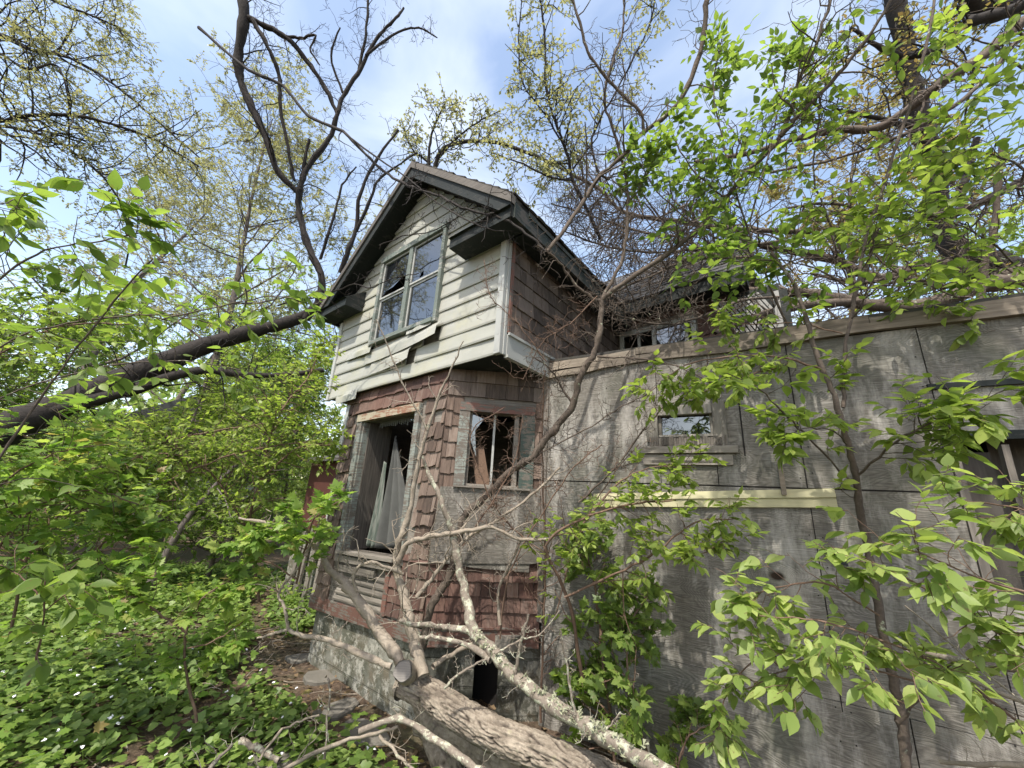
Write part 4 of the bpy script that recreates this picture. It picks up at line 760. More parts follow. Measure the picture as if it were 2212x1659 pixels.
for i, (pts, r0, r1, lab) in enumerate([
    ([(776, 1580, 2.3), (863, 1552, 2.3), (949, 1604, 2.15), (1027, 1659, 2.0), (1100, 1720, 1.9)], 8, 11, 'knobbly lichen covered branch just left of the fallen trunk'),
    ([(600, 1670, 2.2), (711, 1613, 2.4), (815, 1583, 2.5), (860, 1570, 2.5)], 6, 4, 'long dead branch lying at the bottom, left of the knobbly one'),
    ([(520, 1600, 2.4), (560, 1620, 2.35), (603, 1643, 2.3)], 8, 7, 'short thick dead stick at the bottom left of centre'),
    ([(559, 1645, 2.2), (603, 1583, 2.4), (640, 1562, 2.5), (690, 1545, 2.5)], 4, 2.5, 'thin curved dead branch standing over the short thick stick'),
    ([(430, 1690, 2.0), (470, 1640, 2.1), (500, 1610, 2.2)], 6, 4, 'mossy broken branch among the ground leaves at bottom'),
    ([(820, 1590, 2.3), (870, 1640, 2.1), (920, 1690, 2.0)], 4, 4, 'dark dead branch crossing under the knobbly one'),
    ([(700, 1660, 2.4), (705, 1560, 2.5), (712, 1500, 2.55), (708, 1465, 2.6)], 3, 2.5, 'upright broken stick beside the path')]):
    wd = Wood(); P, R = limb(wd, pts, r0, r1); sprout(wd, P, R, 5, .18, 1, [], .9, .6, (0, 0, .1), .1, 2, rmin=.0015); b = below(P)
    o = link('dead_branch', wd.mesh('dead_branch', b), [BARK_LICHEN, BARK_PALE][i % 2], None, b); tag(o, lab, 'branch', 'dead branches on the ground')
# --- right side: dark leaning trunk, fallen limbs lying over the annex roof
traced('dark_tree', 'thick dark trunk slanting down through the upper right, lichen patched', 'tree', 'trees on the right', [
    ([(1915, -120, 7), (1931, 0, 7), (1951, 75, 7), (1958, 150, 7), (1976, 215, 7), (1990, 280, 7), (2018, 350, 7), (2021, 425, 7), (2034, 495, 7), (2060, 535, 6.8), (2131, 558, 6.4), (2230, 590, 6), (2330, 640, 5.6)], 20, 30, 10, 1.1),
    ([(2330, -20, 6), (2212, 15, 6), (2156, 32, 6), (2081, 55, 6), (2021, 108, 6), (1956, 122, 6), (1906, 105, 6), (1836, 60, 6)], 20, 4, 16, .9),
    ([(2260, -60, 6.5), (2150, 20, 6.5), (2100, 0, 6.5), (2050, -40, 6.5)], 26, 16, 4, .8),
    ([(1990, 280, 7), (1930, 265, 7), (1870, 250, 6.8), (1800, 235, 6.6)], 8, 4, 7, .9), ([(2110, 300, 6.5), (2080, 400, 6.3), (2040, 470, 6.2), (2230, 380, 6)], 8, 10, 8, .8)],
    BARK_DARK, lv=2, sub=2, wob=.6, per=3, tmpl=SMALL, leafmat=LEAF_RUST, size=(.06, .1), rmin=.004, base=(6.5, 4.5, 0))
traced('arching_tree', 'grey limb arching from the upper right corner towards the rear roof', 'tree', 'trees on the right', [
    ([(2330, -30, 4.6), (2212, 45, 4.6), (2131, 115, 4.6), (2056, 165, 4.6), (2006, 200, 4.7), (1956, 240, 4.8), (1886, 278, 4.9), (1806, 280, 5), (1741, 295, 5), (1686, 310, 5), (1600, 335, 5), (1500, 350, 5)], 15, 6, 22, .8),
    ([(2330, 30, 4.4), (2212, 80, 4.4), (2120, 180, 4.4), (2010, 260, 4.4), (1900, 310, 4.5), (1780, 350, 4.6), (1640, 375, 4.6)], 7, 3, 16, .6), ([(2330, 330, 5), (2200, 400, 5), (2080, 450, 5), (1940, 470, 5.1), (1800, 440, 5.2), (1700, 450, 5.3)], 8, 3, 20, .8)], BARK_MID, lv=1, sub=3, wob=.55, rmin=.003, base=(6, 2.5, 0))
traced('roof_log', 'grey fallen limb lying along the annex roof towards the rear wing', 'fallen limb', 'fallen limbs over the roofs', [
    ([(2330, 575, 4.2), (2212, 602, 4.4), (2106, 622, 4.5), (1986, 662, 4.5), (1856, 655, 4.6), (1756, 635, 4.7), (1681, 630, 4.8), (1581, 628, 4.8)], 24, 11, 22, .8),
    ([(1860, 650, 4.6), (1740, 660, 4.5), (1660, 675, 4.4), (1590, 700, 4.2), (1545, 720, 4.1)], 12, 6, 6, .5), ([(2212, 660, 4.1), (2080, 678, 4.2), (1900, 690, 4.3), (1800, 700, 4.3)], 9, 6, 6, .4)], BARK_MID, lv=1, sub=3, wob=.55, rmin=.003, base=(3.6, 3.6, 0))
traced('upper_roof_log', 'dark crooked fallen limb above the annex with dangling dead branch', 'fallen limb', 'fallen limbs over the roofs', [
    ([(2330, 620, 5.2), (2230, 580, 5.4), (2131, 600, 5.5), (2010, 570, 5.6), (1900, 600, 5.6), (1800, 560, 5.7), (1700, 540, 5.7), (1600, 520, 5.8)], 20, 7, 26, 1.1),
    ([(2168, 300, 4.2), (2156, 400, 4.2), (2146, 500, 4.2), (2128, 575, 4.2), (2116, 665, 4.2)], 7, 9, 6, .2), ([(2040, 620, 5), (1950, 600, 5), (1850, 610, 5.1), (1750, 590, 5.2)], 7, 4, 22, .9)], BARK_MID, lv=1, sub=3, wob=.6, rmin=.003, base=(4.2, 4.4, 0))
traced('brushwood_tree', 'tangled bare fallen crown of fine twigs between the gable and the rear roof', 'fallen tree', 'fallen limbs over the roofs', [
    ([(1750, 500, 5.6), (1640, 498, 5.7), (1540, 490, 5.8), (1480, 480, 5.8), (1400, 470, 5.9), (1340, 455, 6), (1300, 412, 6.1), (1240, 380, 6.2)], 8, 4, 30, 1.2),
    ([(1700, 520, 5.2), (1600, 530, 5.2), (1500, 540, 5.2), (1400, 545, 5.2), (1300, 530, 5.3), (1220, 500, 5.4)], 5, 2, 32, 1.1), ([(1620, 555, 4.6), (1500, 560, 4.6), (1420, 590, 4.5), (1340, 625, 4.5), (1310, 650, 4.4)], 4, 2, 18, .7),
    ([(1700, 640, 4.4), (1600, 650, 4.2), (1500, 690, 4), (1420, 700, 3.9), (1330, 680, 3.9)], 4, 2.2, 12, .5), ([(1560, 560, 4.6), (1470, 515, 4.9), (1380, 500, 5.2), (1290, 470, 5.4), (1190, 440, 5.6)], 4, 2, 20, .9)],
    BARK_MID, lv=2, sub=3, wob=.6, rmin=.0026, bias=(-.1, 0, .05), base=(4.5, 6, 0))
traced('pale_bud_tree', 'slim tree with pale opening buds above the main roof', 'tree', 'bare trees round the house', [
    ([(1300, 520, 5), (1240, 395, 5), (1225, 330, 5), (1195, 250, 5), (1180, 180, 5), (1175, 60, 5), (1160, -40, 5)], 5, 2.5, 20, .7), ([(1225, 330, 5), (1180, 250, 5), (1130, 180, 5), (1120, 80, 5), (1130, -30, 5)], 2.5, 1.6, 16, .5),
    ([(1240, 390, 5), (1180, 380, 5), (1120, 350, 5), (1060, 330, 5)], 3, 1.6, 10, .5), ([(1300, 400, 5), (1280, 300, 5), (1330, 200, 5), (1400, 60, 5), (1420, -30, 5)], 3, 2, 14, .6)], BARK_DARK, lv=1, sub=3, wob=.5, per=6, tmpl=SMALL, leafmat=LEAF_OLIVE, size=(.035, .06), rmin=.002, base=(1.2, 6, 0))
traced('bare_vine', 'tangle of thin bare stems climbing the corner between the bay and the annex', 'vine', 'bare trees round the house', [
    ([(1168, 1560, 3.0), (1172, 1400, 3.05), (1178, 1250, 3.1), (1176, 1100, 3.12), (1172, 950, 3.15), (1178, 800, 3.1)], 3.5, 1.6, 14, .3), ([(1080, 1380, 2.9), (1100, 1240, 2.95), (1165, 1120, 3.0), (1240, 1010, 2.95), (1300, 960, 2.9)], 2.6, 1.3, 12, .28),
    ([(1150, 1180, 2.95), (1080, 1110, 2.95), (1030, 1010, 2.95), (1020, 930, 2.95), (1090, 880, 2.95)], 2.4, 1.2, 12, .26), ([(1000, 1180, 2.9), (1060, 1090, 2.9), (1110, 1000, 2.95), (1130, 900, 3)], 2.2, 1.2, 12, .25),
    ([(1200, 1330, 2.9), (1240, 1180, 2.9), (1300, 1060, 2.85), (1380, 960, 2.8)], 2, 1.2, 9, .26), ([(1345, 1230, 2.5), (1350, 1330, 2.5), (1372, 1400, 2.45), (1368, 1500, 2.4)], 1.6, 1, 2, .1), ([(1180, 780, 3.0), (1120, 700, 3.0), (1060, 640, 3.0), (1045, 560, 3.05)], 1.8, 1, 9, .25),
    ([(1290, 640, 3.1), (1230, 700, 3.05), (1170, 740, 3.0), (1130, 820, 3.0)], 1.8, 1, 12, .28)], BARK_TWIG, lv=2, sub=2, wob=.7, rmin=.0011)
for pts, r0, r1, lab in [
    ([(1960, 1408, 1.7), (2050, 1420, 1.6), (2150, 1440, 1.5), (2280, 1450, 1.4)], 6, 9, 'lichen crusted dead branch poking in from the right edge, uppermost of three'),
    ([(2070, 1458, 1.6), (2150, 1490, 1.5), (2280, 1550, 1.4)], 5, 7, 'pale dead branch slanting down at the right edge, middle of three'),
    ([(2030, 1645, 1.6), (2120, 1652, 1.5), (2280, 1650, 1.4)], 5, 7, 'dead branch in the bottom right corner, lowest of three'),
    ([(1954, 1308, 1.5), (2060, 1395, 1.4), (2160, 1480, 1.3), (2270, 1560, 1.2)], 2, 2.4, 'long thin pale stem crossing the front shrub')]:
    wd = Wood(); P, R = limb(wd, pts, r0, r1); sprout(wd, P, R, 4, .1, 0, [], .9, .6, (0, 0, .1), .1, 1, rmin=.0012); b = P[-1]*(1, 1, 0)
    o = link('dead_branch', wd.mesh('dead_branch', b), BARK_LICHEN if r0 > 5 else BARK_PALE, None, b); tag(o, lab, 'branch', 'dead branches at the lower right')
# --- leafy saplings on the right
SZ = (.05, .085)
traced('annex_sapling', 'young grey stemmed sapling rising in front of the annex wall', 'sapling', 'leafy saplings on the right', [
    ([(1985, 1760, 1.9), (1956, 1659, 1.95), (1951, 1579, 2.0), (1936, 1489, 2.05), (1910, 1380, 2.1), (1888, 1256, 2.15), (1871, 1166, 2.2), (1856, 1091, 2.2), (1846, 1016, 2.2), (1826, 941, 2.25), (1806, 866, 2.3), (1776, 796, 2.4), (1746, 706, 2.5), (1716, 616, 2.6), (1666, 546, 2.7)], 14, 4, 4, .3),
    ([(1821, 880, 2.3), (1826, 766, 2.4), (1851, 616, 2.5), (1870, 520, 2.6), (1930, 340, 2.7), (2000, 100, 2.8), (2020, -20, 2.9)], 5, 3, 8, .4),
    ([(1856, 1060, 2.2), (1760, 960, 2.1), (1700, 900, 2.05), (1640, 840, 2.0), (1560, 800, 2.0)], 3, 1.6, 8, .25), ([(1850, 1030, 2.2), (1930, 960, 2), (2000, 920, 1.9), (2080, 880, 1.8), (2180, 840, 1.7)], 3.4, 1.6, 26, .28),
    ([(1830, 960, 2.2), (1800, 930, 2.1), (1740, 925, 2.0), (1690, 950, 2)], 2.2, 1.2, 9, .18), ([(1940, 1560, 2.0), (2010, 1480, 1.9), (2060, 1430, 1.8)], 5, 3, 4, .3)], BARK_MID, lv=1, sub=2, per=6, leafmat=LEAF_BRIGHT, size=(.06, .09), keep=outside)
traced('front_shrub', 'leafy light green shrub nearest the camera at the lower right', 'shrub', 'leafy saplings on the right', [
    ([(2400, 1560, 1.5), (2230, 1420, 1.35), (2100, 1330, 1.3), (1980, 1260, 1.3), (1860, 1200, 1.35)], 5, 1.8, 12, .26), ([(2400, 1420, 1.3), (2260, 1300, 1.2), (2120, 1250, 1.2), (2000, 1200, 1.25), (1900, 1170, 1.3)], 4, 1.6, 12, .24),
    ([(2200, 1560, 1.5), (2050, 1450, 1.4), (1900, 1380, 1.35), (1760, 1340, 1.4), (1640, 1330, 1.45)], 4, 1.5, 14, .26), ([(2000, 1480, 1.5), (1850, 1440, 1.4), (1720, 1440, 1.45), (1610, 1490, 1.5)], 3, 1.4, 10, .22),
    ([(1900, 1330, 1.4), (1780, 1260, 1.5), (1680, 1270, 1.55), (1600, 1290, 1.6)], 3, 1.4, 12, .24), ([(2400, 1200, 1.3), (2260, 1120, 1.3), (2160, 1090, 1.35), (2060, 1080, 1.4)], 3, 1.5, 9, .2), ([(1700, 1450, 1.6), (1640, 1420, 1.6), (1570, 1500, 1.6), (1550, 1580, 1.6)], 2.5, 1.2, 8, .2)],
    BARK_TWIG, lv=1, sub=2, per=6, leafmat=LEAF_PALE, size=(.045, .085), down=.45, wob=.3, base=(1.9, .9, 0), spread=.8)
traced('window_shrub', 'fine leaved green shrub growing across the wall below the small annex window', 'shrub', 'leafy saplings on the right', [
    ([(1260, 1480, 2.7), (1230, 1300, 2.65), (1180, 1180, 2.6), (1260, 1120, 2.5), (1360, 1090, 2.4), (1460, 1080, 2.3)], 5, 2, 22, .3), ([(1220, 1290, 2.6), (1330, 1240, 2.45), (1420, 1190, 2.3), (1500, 1130, 2.2), (1590, 1120, 2.1)], 3.5, 1.6, 22, .3),
    ([(1260, 1130, 2.5), (1330, 1050, 2.5), (1400, 1010, 2.45), (1500, 1010, 2.4)], 3, 1.4, 18, .26), ([(1420, 1190, 2.3), (1500, 1200, 2.2), (1560, 1170, 2.1)], 2, 1.2, 10, .2)], BARK_TWIG, lv=1, sub=2, per=7, leafmat=LEAF_BRIGHT, size=(.04, .07), keep=outside)
traced('wall_vine', 'dark green lobed leaf vine climbing the annex wall beside the bay', 'vine', 'leafy saplings on the right', [
    ([(1330, 1720, 2.6), (1320, 1560, 2.65), (1300, 1420, 2.75), (1290, 1300, 2.85), (1270, 1200, 2.95), (1250, 1120, 3)], 5, 2, 34, .32), ([(1420, 1720, 2.4), (1390, 1600, 2.4), (1360, 1480, 2.5), (1360, 1360, 2.6), (1400, 1280, 2.7)], 4, 2, 30, .3),
    ([(1460, 1700, 2.3), (1480, 1600, 2.3), (1540, 1560, 2.3)], 3, 1.5, 10, .25), ([(1330, 1560, 2.6), (1280, 1500, 2.7), (1250, 1430, 2.8)], 3, 1.5, 12, .25)], BARK_TWIG, lv=1, sub=3, per=6, tmpl=MAPLE, leafmat=LEAF_MID, size=(.05, .085), keep=outside, up=.5)
traced('eave_spray', 'hanging green leaf spray over the annex cap boards', 'branch', 'leafy saplings on the right', [
    ([(1780, 800, 2.4), (1680, 770, 2.45), (1580, 770, 2.5), (1480, 790, 2.5), (1400, 850, 2.5)], 3, 1.2, 24, .28), ([(1820, 720, 2.5), (1720, 700, 2.6), (1620, 700, 2.7), (1540, 690, 2.8)], 2, 1.2, 14, .25), ([(1700, 790, 2.4), (1620, 810, 2.4), (1540, 840, 2.4), (1470, 860, 2.45)], 2, 1.2, 16, .22)], BARK_TWIG, lv=1, sub=2, per=6, leafmat=LEAF_BRIGHT, size=(.045, .075), base=(2.2, 2.0, 0), down=.6)
can = [([(1700, 700, 2.9), (1640, 560, 3.0), (1600, 450, 3.1), (1570, 330, 3.2), (1540, 200, 3.3), (1560, 80, 3.4)], 3, 1.6, 30, .5), ([(1640, 560, 3), (1560, 520, 3.1), (1480, 470, 3.2), (1410, 400, 3.3), (1380, 330, 3.4)], 2.4, 1.4, 26, .4),
    ([(1600, 450, 3.1), (1520, 390, 3.2), (1460, 310, 3.3), (1440, 220, 3.4)], 2.4, 1.4, 22, .4), ([(1620, 480, 3), (1660, 330, 3), (1690, 200, 3.1), (1700, 100, 3.2)], 2.4, 1.4, 20, .4),
    ([(1850, 640, 2.8), (1800, 500, 2.9), (1760, 380, 3), (1770, 240, 3), (1800, 120, 3)], 3, 1.4, 26, .45), ([(1860, 620, 2.7), (1900, 480, 2.7), (1960, 360, 2.7), (2050, 260, 2.8), (2140, 180, 2.8)], 3, 1.4, 34, .45),
    ([(2250, 640, 2.6), (2160, 540, 2.6), (2060, 480, 2.6), (1960, 460, 2.7), (1860, 470, 2.8)], 3, 1.4, 30, .4), ([(1860, 640, 2.6), (1760, 580, 2.6), (1660, 560, 2.7), (1560, 570, 2.8), (1480, 600, 2.8)], 2.4, 1.2, 22, .32),
    ([(2260, 420, 2.7), (2200, 360, 2.7), (2130, 330, 2.7), (2040, 330, 2.8)], 3, 1.4, 24, .4), ([(2280, 220, 2.8), (2200, 140, 2.8), (2120, 90, 2.8), (2000, 60, 2.9)], 3, 1.4, 12, .4), ([(2250, 780, 2.4), (2160, 700, 2.4), (2060, 640, 2.5), (1960, 600, 2.5)], 3, 1.4, 20, .35)]
traced('canopy_sapling', 'tall thin sapling with a loose bright green crown against the sky', 'sapling', 'leafy saplings on the right', [(*q[:3], int(q[3]*1.25), q[4]) for q in can[:4]+can[7:8]], BARK_MID, lv=1, sub=2, per=5, leafmat=LEAF_MID, size=(.055, .09), base=(1.6, 2.3, 0))
traced('right_canopy_sapling', 'leafy sapling crown filling the upper right corner', 'sapling', 'leafy saplings on the right', [(*q[:3], int(q[3]*1.25), q[4]) for q in can[4:7]+can[8:]], BARK_MID, lv=1, sub=2, per=4, leafmat=LEAF_BRIGHT, size=(.055, .09), base=(2.6, 1.9, 0))
# --- left side foliage
traced('near_left_sapling', 'sapling with large rounded leaves closest to the camera at the left edge', 'sapling', 'leafy saplings on the left', [
    ([(-150, 1300, 1.5), (-40, 1050, 1.5), (60, 900, 1.55), (190, 720, 1.6), (330, 560, 1.65)], 4, 2, 8, .3), ([(-120, 700, 1.4), (0, 600, 1.4), (100, 540, 1.4), (220, 520, 1.45), (330, 500, 1.5)], 3, 1.4, 14, .28),
    ([(-100, 800, 1.6), (60, 720, 1.7), (200, 690, 1.8), (350, 680, 1.9), (470, 700, 2)], 3, 1.4, 18, .35), ([(-80, 450, 1.3), (0, 440, 1.3), (60, 420, 1.4)], 2, 1.2, 5, .2), ([(350, 690, 1.9), (480, 660, 1.9), (590, 640, 1.9), (680, 660, 1.9)], 2, 1.2, 14, .25), ([(-100, 900, 2.2), (80, 830, 2.3), (240, 790, 2.4), (400, 780, 2.6), (520, 800, 2.8)], 2.4, 1.2, 22, .4)],
    BARK_MID, lv=1, sub=1, per=5, leafmat=LEAF_MID, size=(.05, .085), base=(-2.6, 1.2, 0), down=.4)
traced('low_left_sprig', 'few large serrated leaves hanging at the lower left corner', 'sapling', 'leafy saplings on the left', [([(60, 1480, 1.35), (85, 1400, 1.35), (95, 1320, 1.3), (100, 1250, 1.3)], 3, 1.5, 5, .16), ([(95, 1300, 1.3), (50, 1250, 1.3), (0, 1220, 1.3)], 2, 1.2, 4, .14), ([(95, 1320, 1.3), (150, 1280, 1.3), (200, 1260, 1.35)], 2, 1.2, 4, .14)],
    BARK_TWIG, lv=0, per=5, leafmat=LEAF_MID, size=(.06, .085), down=.7)
for lab, ls, mt, tm, sz, bs in [
    ('bright green shrub band under the leaning trunk, left of the bay', [([(120, 1120, 3.6), (220, 1020, 3.6), (340, 960, 3.7), (470, 930, 3.8), (620, 910, 3.9)], 3, 1.6, 26, .45), ([(200, 1200, 3.6), (330, 1060, 3.6), (480, 990, 3.7), (620, 960, 3.9), (720, 960, 4)], 3, 1.6, 30, .42), ([(-60, 800, 3.2), (60, 730, 3.2), (160, 700, 3.3), (280, 700, 3.4)], 3, 1.6, 14, .35)], LEAF_BRIGHT, OVAL, (.04, .07), (-2.7, 3.6, 0)),
    ('mid green spreading sapling left of the bay window', [([(560, 1300, 4), (540, 1150, 3.9), (560, 1050, 3.8), (640, 970, 3.8), (720, 960, 3.9)], 4, 1.6, 26, .45), ([(540, 1150, 3.9), (450, 1020, 3.8), (360, 980, 3.8), (250, 1000, 3.7)], 3, 1.6, 30, .5), ([(560, 1040, 3.8), (600, 900, 3.9), (660, 820, 4.2), (700, 740, 4.5)], 3, 1.6, 30, .45)], LEAF_BRIGHT, OVAL, (.04, .07), (-2.3, 4.3, 0)),
    ('yellow green maple sapling in front of the red shed', [([(640, 1260, 2.7), (660, 1180, 2.6), (680, 1120, 2.5), (740, 1080, 2.4)], 3, 1.5, 7, .24), ([(650, 1200, 2.6), (600, 1150, 2.6), (560, 1140, 2.6)], 2.4, 1.4, 5, .22), ([(640, 1250, 2.7), (560, 1200, 2.7), (530, 1180, 2.7)], 2.4, 1.4, 4, .2)], LEAF_MAPLE, MAPLE, (.055, .09), None),
    ('maple sapling with pinkish new leaves above the ground cover', [([(425, 1560, 2.6), (400, 1430, 2.6), (405, 1360, 2.6), (440, 1290, 2.6), (500, 1250, 2.7)], 4, 1.6, 6, .28), ([(405, 1370, 2.6), (340, 1320, 2.5), (280, 1290, 2.5), (230, 1330, 2.5)], 2.6, 1.4, 7, .24), ([(405, 1400, 2.6), (470, 1380, 2.6), (530, 1340, 2.6)], 2, 1.4, 4, .2)], LEAF_MAPLE, MAPLE, (.055, .09), None),
    ('broad maple sapling with yellowish lobed leaves at the left edge', [([(-80, 1300, 2.6), (20, 1150, 2.5), (100, 1080, 2.5), (200, 1060, 2.6), (300, 1090, 2.7)], 4, 1.6, 13, .5), ([(-80, 1180, 2.4), (0, 1050, 2.4), (120, 980, 2.5), (240, 960, 2.6)], 3, 1.6, 12, .5), ([(100, 1240, 2.6), (220, 1190, 2.6), (330, 1180, 2.7)], 3, 1.6, 9, .4)], LEAF_MAPLE, MAPLE, (.06, .1), (-3.2, 2.6, 0)),
    ('shaded green sapling thicket at far left behind the maples', [([(20, 1380, 3.2), (60, 1200, 3.2), (140, 1120, 3.3), (260, 1080, 3.4), (380, 1080, 3.5)], 4, 1.6, 34, .5), ([(-80, 1160, 3), (40, 1080, 3), (160, 1020, 3.2), (280, 1000, 3.4)], 3, 1.6, 24, .4)], LEAF_MID, OVAL, (.05, .09), None)]:
    traced('sapling', lab, 'sapling', 'leafy saplings on the left', [(*q[:3], int(q[3]*1.5), q[4]) for q in ls], BARK_TWIG, lv=1, sub=3, per=6, tmpl=tm, leafmat=mt, size=sz, base=bs, keep=outside)
traced('left_edge_tree', 'budding tree whose limbs reach in from the upper left edge', 'tree', 'budding trees at the left', [
    ([(-160, -20, 7), (-60, 40, 7), (0, 75, 7), (70, 108, 7), (150, 125, 7), (250, 185, 7), (350, 270, 7), (430, 340, 7)], 6, 2, 20, 1.4), ([(-160, 270, 6.5), (-60, 258, 6.5), (0, 262, 6.5), (60, 250, 6.5), (150, 248, 6.5), (240, 268, 6.6), (330, 300, 6.8), (430, 360, 7)], 7, 2, 20, 1.4),
    ([(-40, 265, 6.5), (60, 283, 6.5), (130, 310, 6.6), (220, 380, 6.8), (280, 480, 7), (270, 580, 7)], 4, 2, 12, 1), ([(-100, 60, 6.5), (0, 115, 6.5), (60, 150, 6.5), (120, 140, 6.6), (145, 200, 6.6), (150, 320, 6.8)], 3.5, 1.6, 10, .9), ([(-60, -60, 7), (60, -20, 7), (160, 20, 7), (260, 60, 7.2)], 4, 2, 13, 1.1)],
    BARK_DARK, lv=2, sub=3, wob=.5, per=7, tmpl=SMALL, leafmat=LEAF_OLIVE, size=(.035, .06), rmin=.0022, base=(-8.5, 4, 0), shrink=.5)
def wild_tree(x, y, h, r, nl, ln, leafmat, size, label, group, lean=(0, 0), per=13, bark=BARK_FAR, tmpl=SMALL, lv=3, sub=3, low=.3, name='tree'):
    wd = Wood(); P = crooked((x, y, -.1), (lean[0], lean[1], 1), h, 12, .12); R = np.linspace(r*.8, r*.08, 13); wd.tube(P, R, 9, knob=.08); tips = []
    sprout(wd, P, R, nl, ln, lv, tips, .95, .4, (0, 0, .25), low, sub, rmin=.004, shrink=.52, rfac=.4)
    return plant(name, (x, y, 0), label, 'tree', group, wd, bark, tips, tmpl, leafmat, per, size)
GB = 'budding trees behind the house and garden'
for a in [(-9.5, 11.5, 15, .2, 52, 4.2, LEAF_OLIVE, (.06, .1), 'tall budding tree with olive flowers behind the leaning tree'), (-14, 12, 15, .22, 52, 4.4, LEAF_OLIVE, (.06, .11), 'tall olive tinted budding tree at the far left'),
          (-5.8, 15, 15, .2, 52, 4.2, LEAF_OLIVE, (.06, .11), 'slim budding tree left of the gable'), (-17, 19, 15, .25, 26, 4.6, LEAF_PALE, (.1, .18), 'yellow green tree beyond the pale house'), (-9, 21, 13, .25, 28, 4.4, LEAF_PALE, (.1, .18), 'yellow green tree low behind the left eave'),
          (11, 11, 14, .25, 26, 4.2, LEAF_RUST, (.09, .15), 'rust tinted budding tree at the upper right'), (8, 17, 11, .25, 26, 4.4, LEAF_PALE, (.1, .18), 'yellow green tree above the right end of the annex roof'), (14, 9, 10, .22, 22, 3.8, LEAF_PALE, (.09, .16), 'light green tree behind the annex at the right edge')]:
    wild_tree(*a, GB)
for i, a in enumerate([(-7.5, 9.0, 5.2, .07, 34, 1.9, LEAF_BRIGHT, (.09, .15), 'leafy bush left of the red shed'), (-10.5, 8, 5.4, .07, 36, 2.1, LEAF_MID, (.09, .15), 'dark leafed bush at the left beyond the saplings'), (-6.2, 11.5, 5.5, .07, 34, 2.0, LEAF_PALE, (.09, .15), 'pale green bush just behind the red shed'),
          (-9.3, 13.5, 6, .08, 34, 2.2, LEAF_BRIGHT, (.1, .16), 'bright bush in front of the pale house'), (-13.5, 8.5, 6, .08, 34, 2.3, LEAF_BRIGHT, (.1, .16), 'bright bush at the far left'), (-5.2, 7.6, 4.4, .05, 26, 1.3, LEAF_MID, (.07, .11), 'small green bush touching the red shed roof'), (-7.2, 6.2, 2.6, .04, 24, 1.2, LEAF_MID, (.07, .11), 'low leafy bush left of the stone slabs'), (-12, 17, 8, .1, 36, 3, LEAF_PALE, (.12, .2), 'large pale bush far behind the leaning tree'), (-16, 15, 8, .1, 36, 3, LEAF_PALE, (.12, .2), 'large pale bush at the far left behind the bright one'), (-4, 12.5, 5, .07, 30, 2, LEAF_BRIGHT, (.09, .14), 'bright bush behind the house corner')]):
    wild_tree(*a, 'bushes on the left', bark=BARK_MID, tmpl=SIMPLE, lv=2, sub=5, low=.06, per=10, name='bush')
wild_tree(-5.4, 6.6, 3.2, .09, 10, 1.2, LEAF_MID, (.06, .1), 'short dark trunk standing left of the red shed', 'bushes on the left', lean=(.25, 0), name='tree', tmpl=SIMPLE)
# trees behind the photographer: they throw the dapple on the walls and show in the window panes
for a in [(-3.0, -6.5, 9.5, .16, 24, 3.0, LEAF_MID, (.08, .13), 'tree behind the photographer, left'), (3.4, -5.0, 9.5, .16, 24, 3.0, LEAF_MID, (.08, .13), 'tree behind the photographer, right'), (-7.5, -5, 12, .2, 28, 3.8, LEAF_OLIVE, (.08, .13), 'budding tree behind the photographer')]:
    wild_tree(*a, 'trees behind the camera', low=.5, tmpl=SIMPLE, per=2 if a[0] < 0 else 5, bark=BARK_DARK)
wd = Wood(); tips = []; Pt = smooth_path([(3.6, -2.2, -.1), (3.5, -2.0, 2), (3.1, -1.5, 4.5), (2.4, -.9, 6.2), (1.2, -.3, 7.4), (.1, 0, 8.0)], 5); wd.tube(Pt, np.linspace(.13, .04, len(Pt)), 10)  # unseen leaning tree, added with its crown placed to shade the annex wall
for q in ([(2.9, -1.3, 5.0), (2.2, -.2, 6.3), (1.8, .6, 7.0)], [(2.4, -.9, 6.2), (1.2, -.2, 6.7), (.2, .5, 6.9)], [(2.6, -1.1, 5.8), (1.2, -.9, 6.6), (-.2, -.7, 7)], [(2.4, -.9, 6.2), (3.0, -.2, 6.9), (3.4, .4, 7.3)]):
    Q = smooth_path(q, 5); RR = np.linspace(.05, .015, len(Q)); wd.tube(Q, RR, 7); sprout(wd, Q, RR, 15, 1.1, 2, tips, .9, .45, (0, 0, .1), .2, 3, rmin=.003)
plant('tree', (3.6, -2.2, 0), 'unseen tree added overhead to shade the annex', 'tree', 'trees behind the camera', wd, BARK_DARK, tips, SIMPLE, LEAF_MID, 7, (.06, .1))
# far wood closing the view beyond the gardens
p = []; 
for k in range(30000):
    a = R_(random.uniform(-95, 80)); r = random.uniform(26, 44); hmax = 5+3*noise.noise((a*6, 1, 2))+2*noise.noise((a*17, 4, 2))
    p.append((math.sin(a)*r, math.cos(a)*r, hmax*random.random()**.8))
p = np.array(p); o = link('far_wood', leaves_mesh('far_wood', SIMPLE, p, rv(len(p)), rv(len(p)), rng.uniform(.35, .8, len(p))), LEAF_PALE); tag(o, 'distant belt of pale green woodland beyond the gardens', 'woodland', kind='stuff')
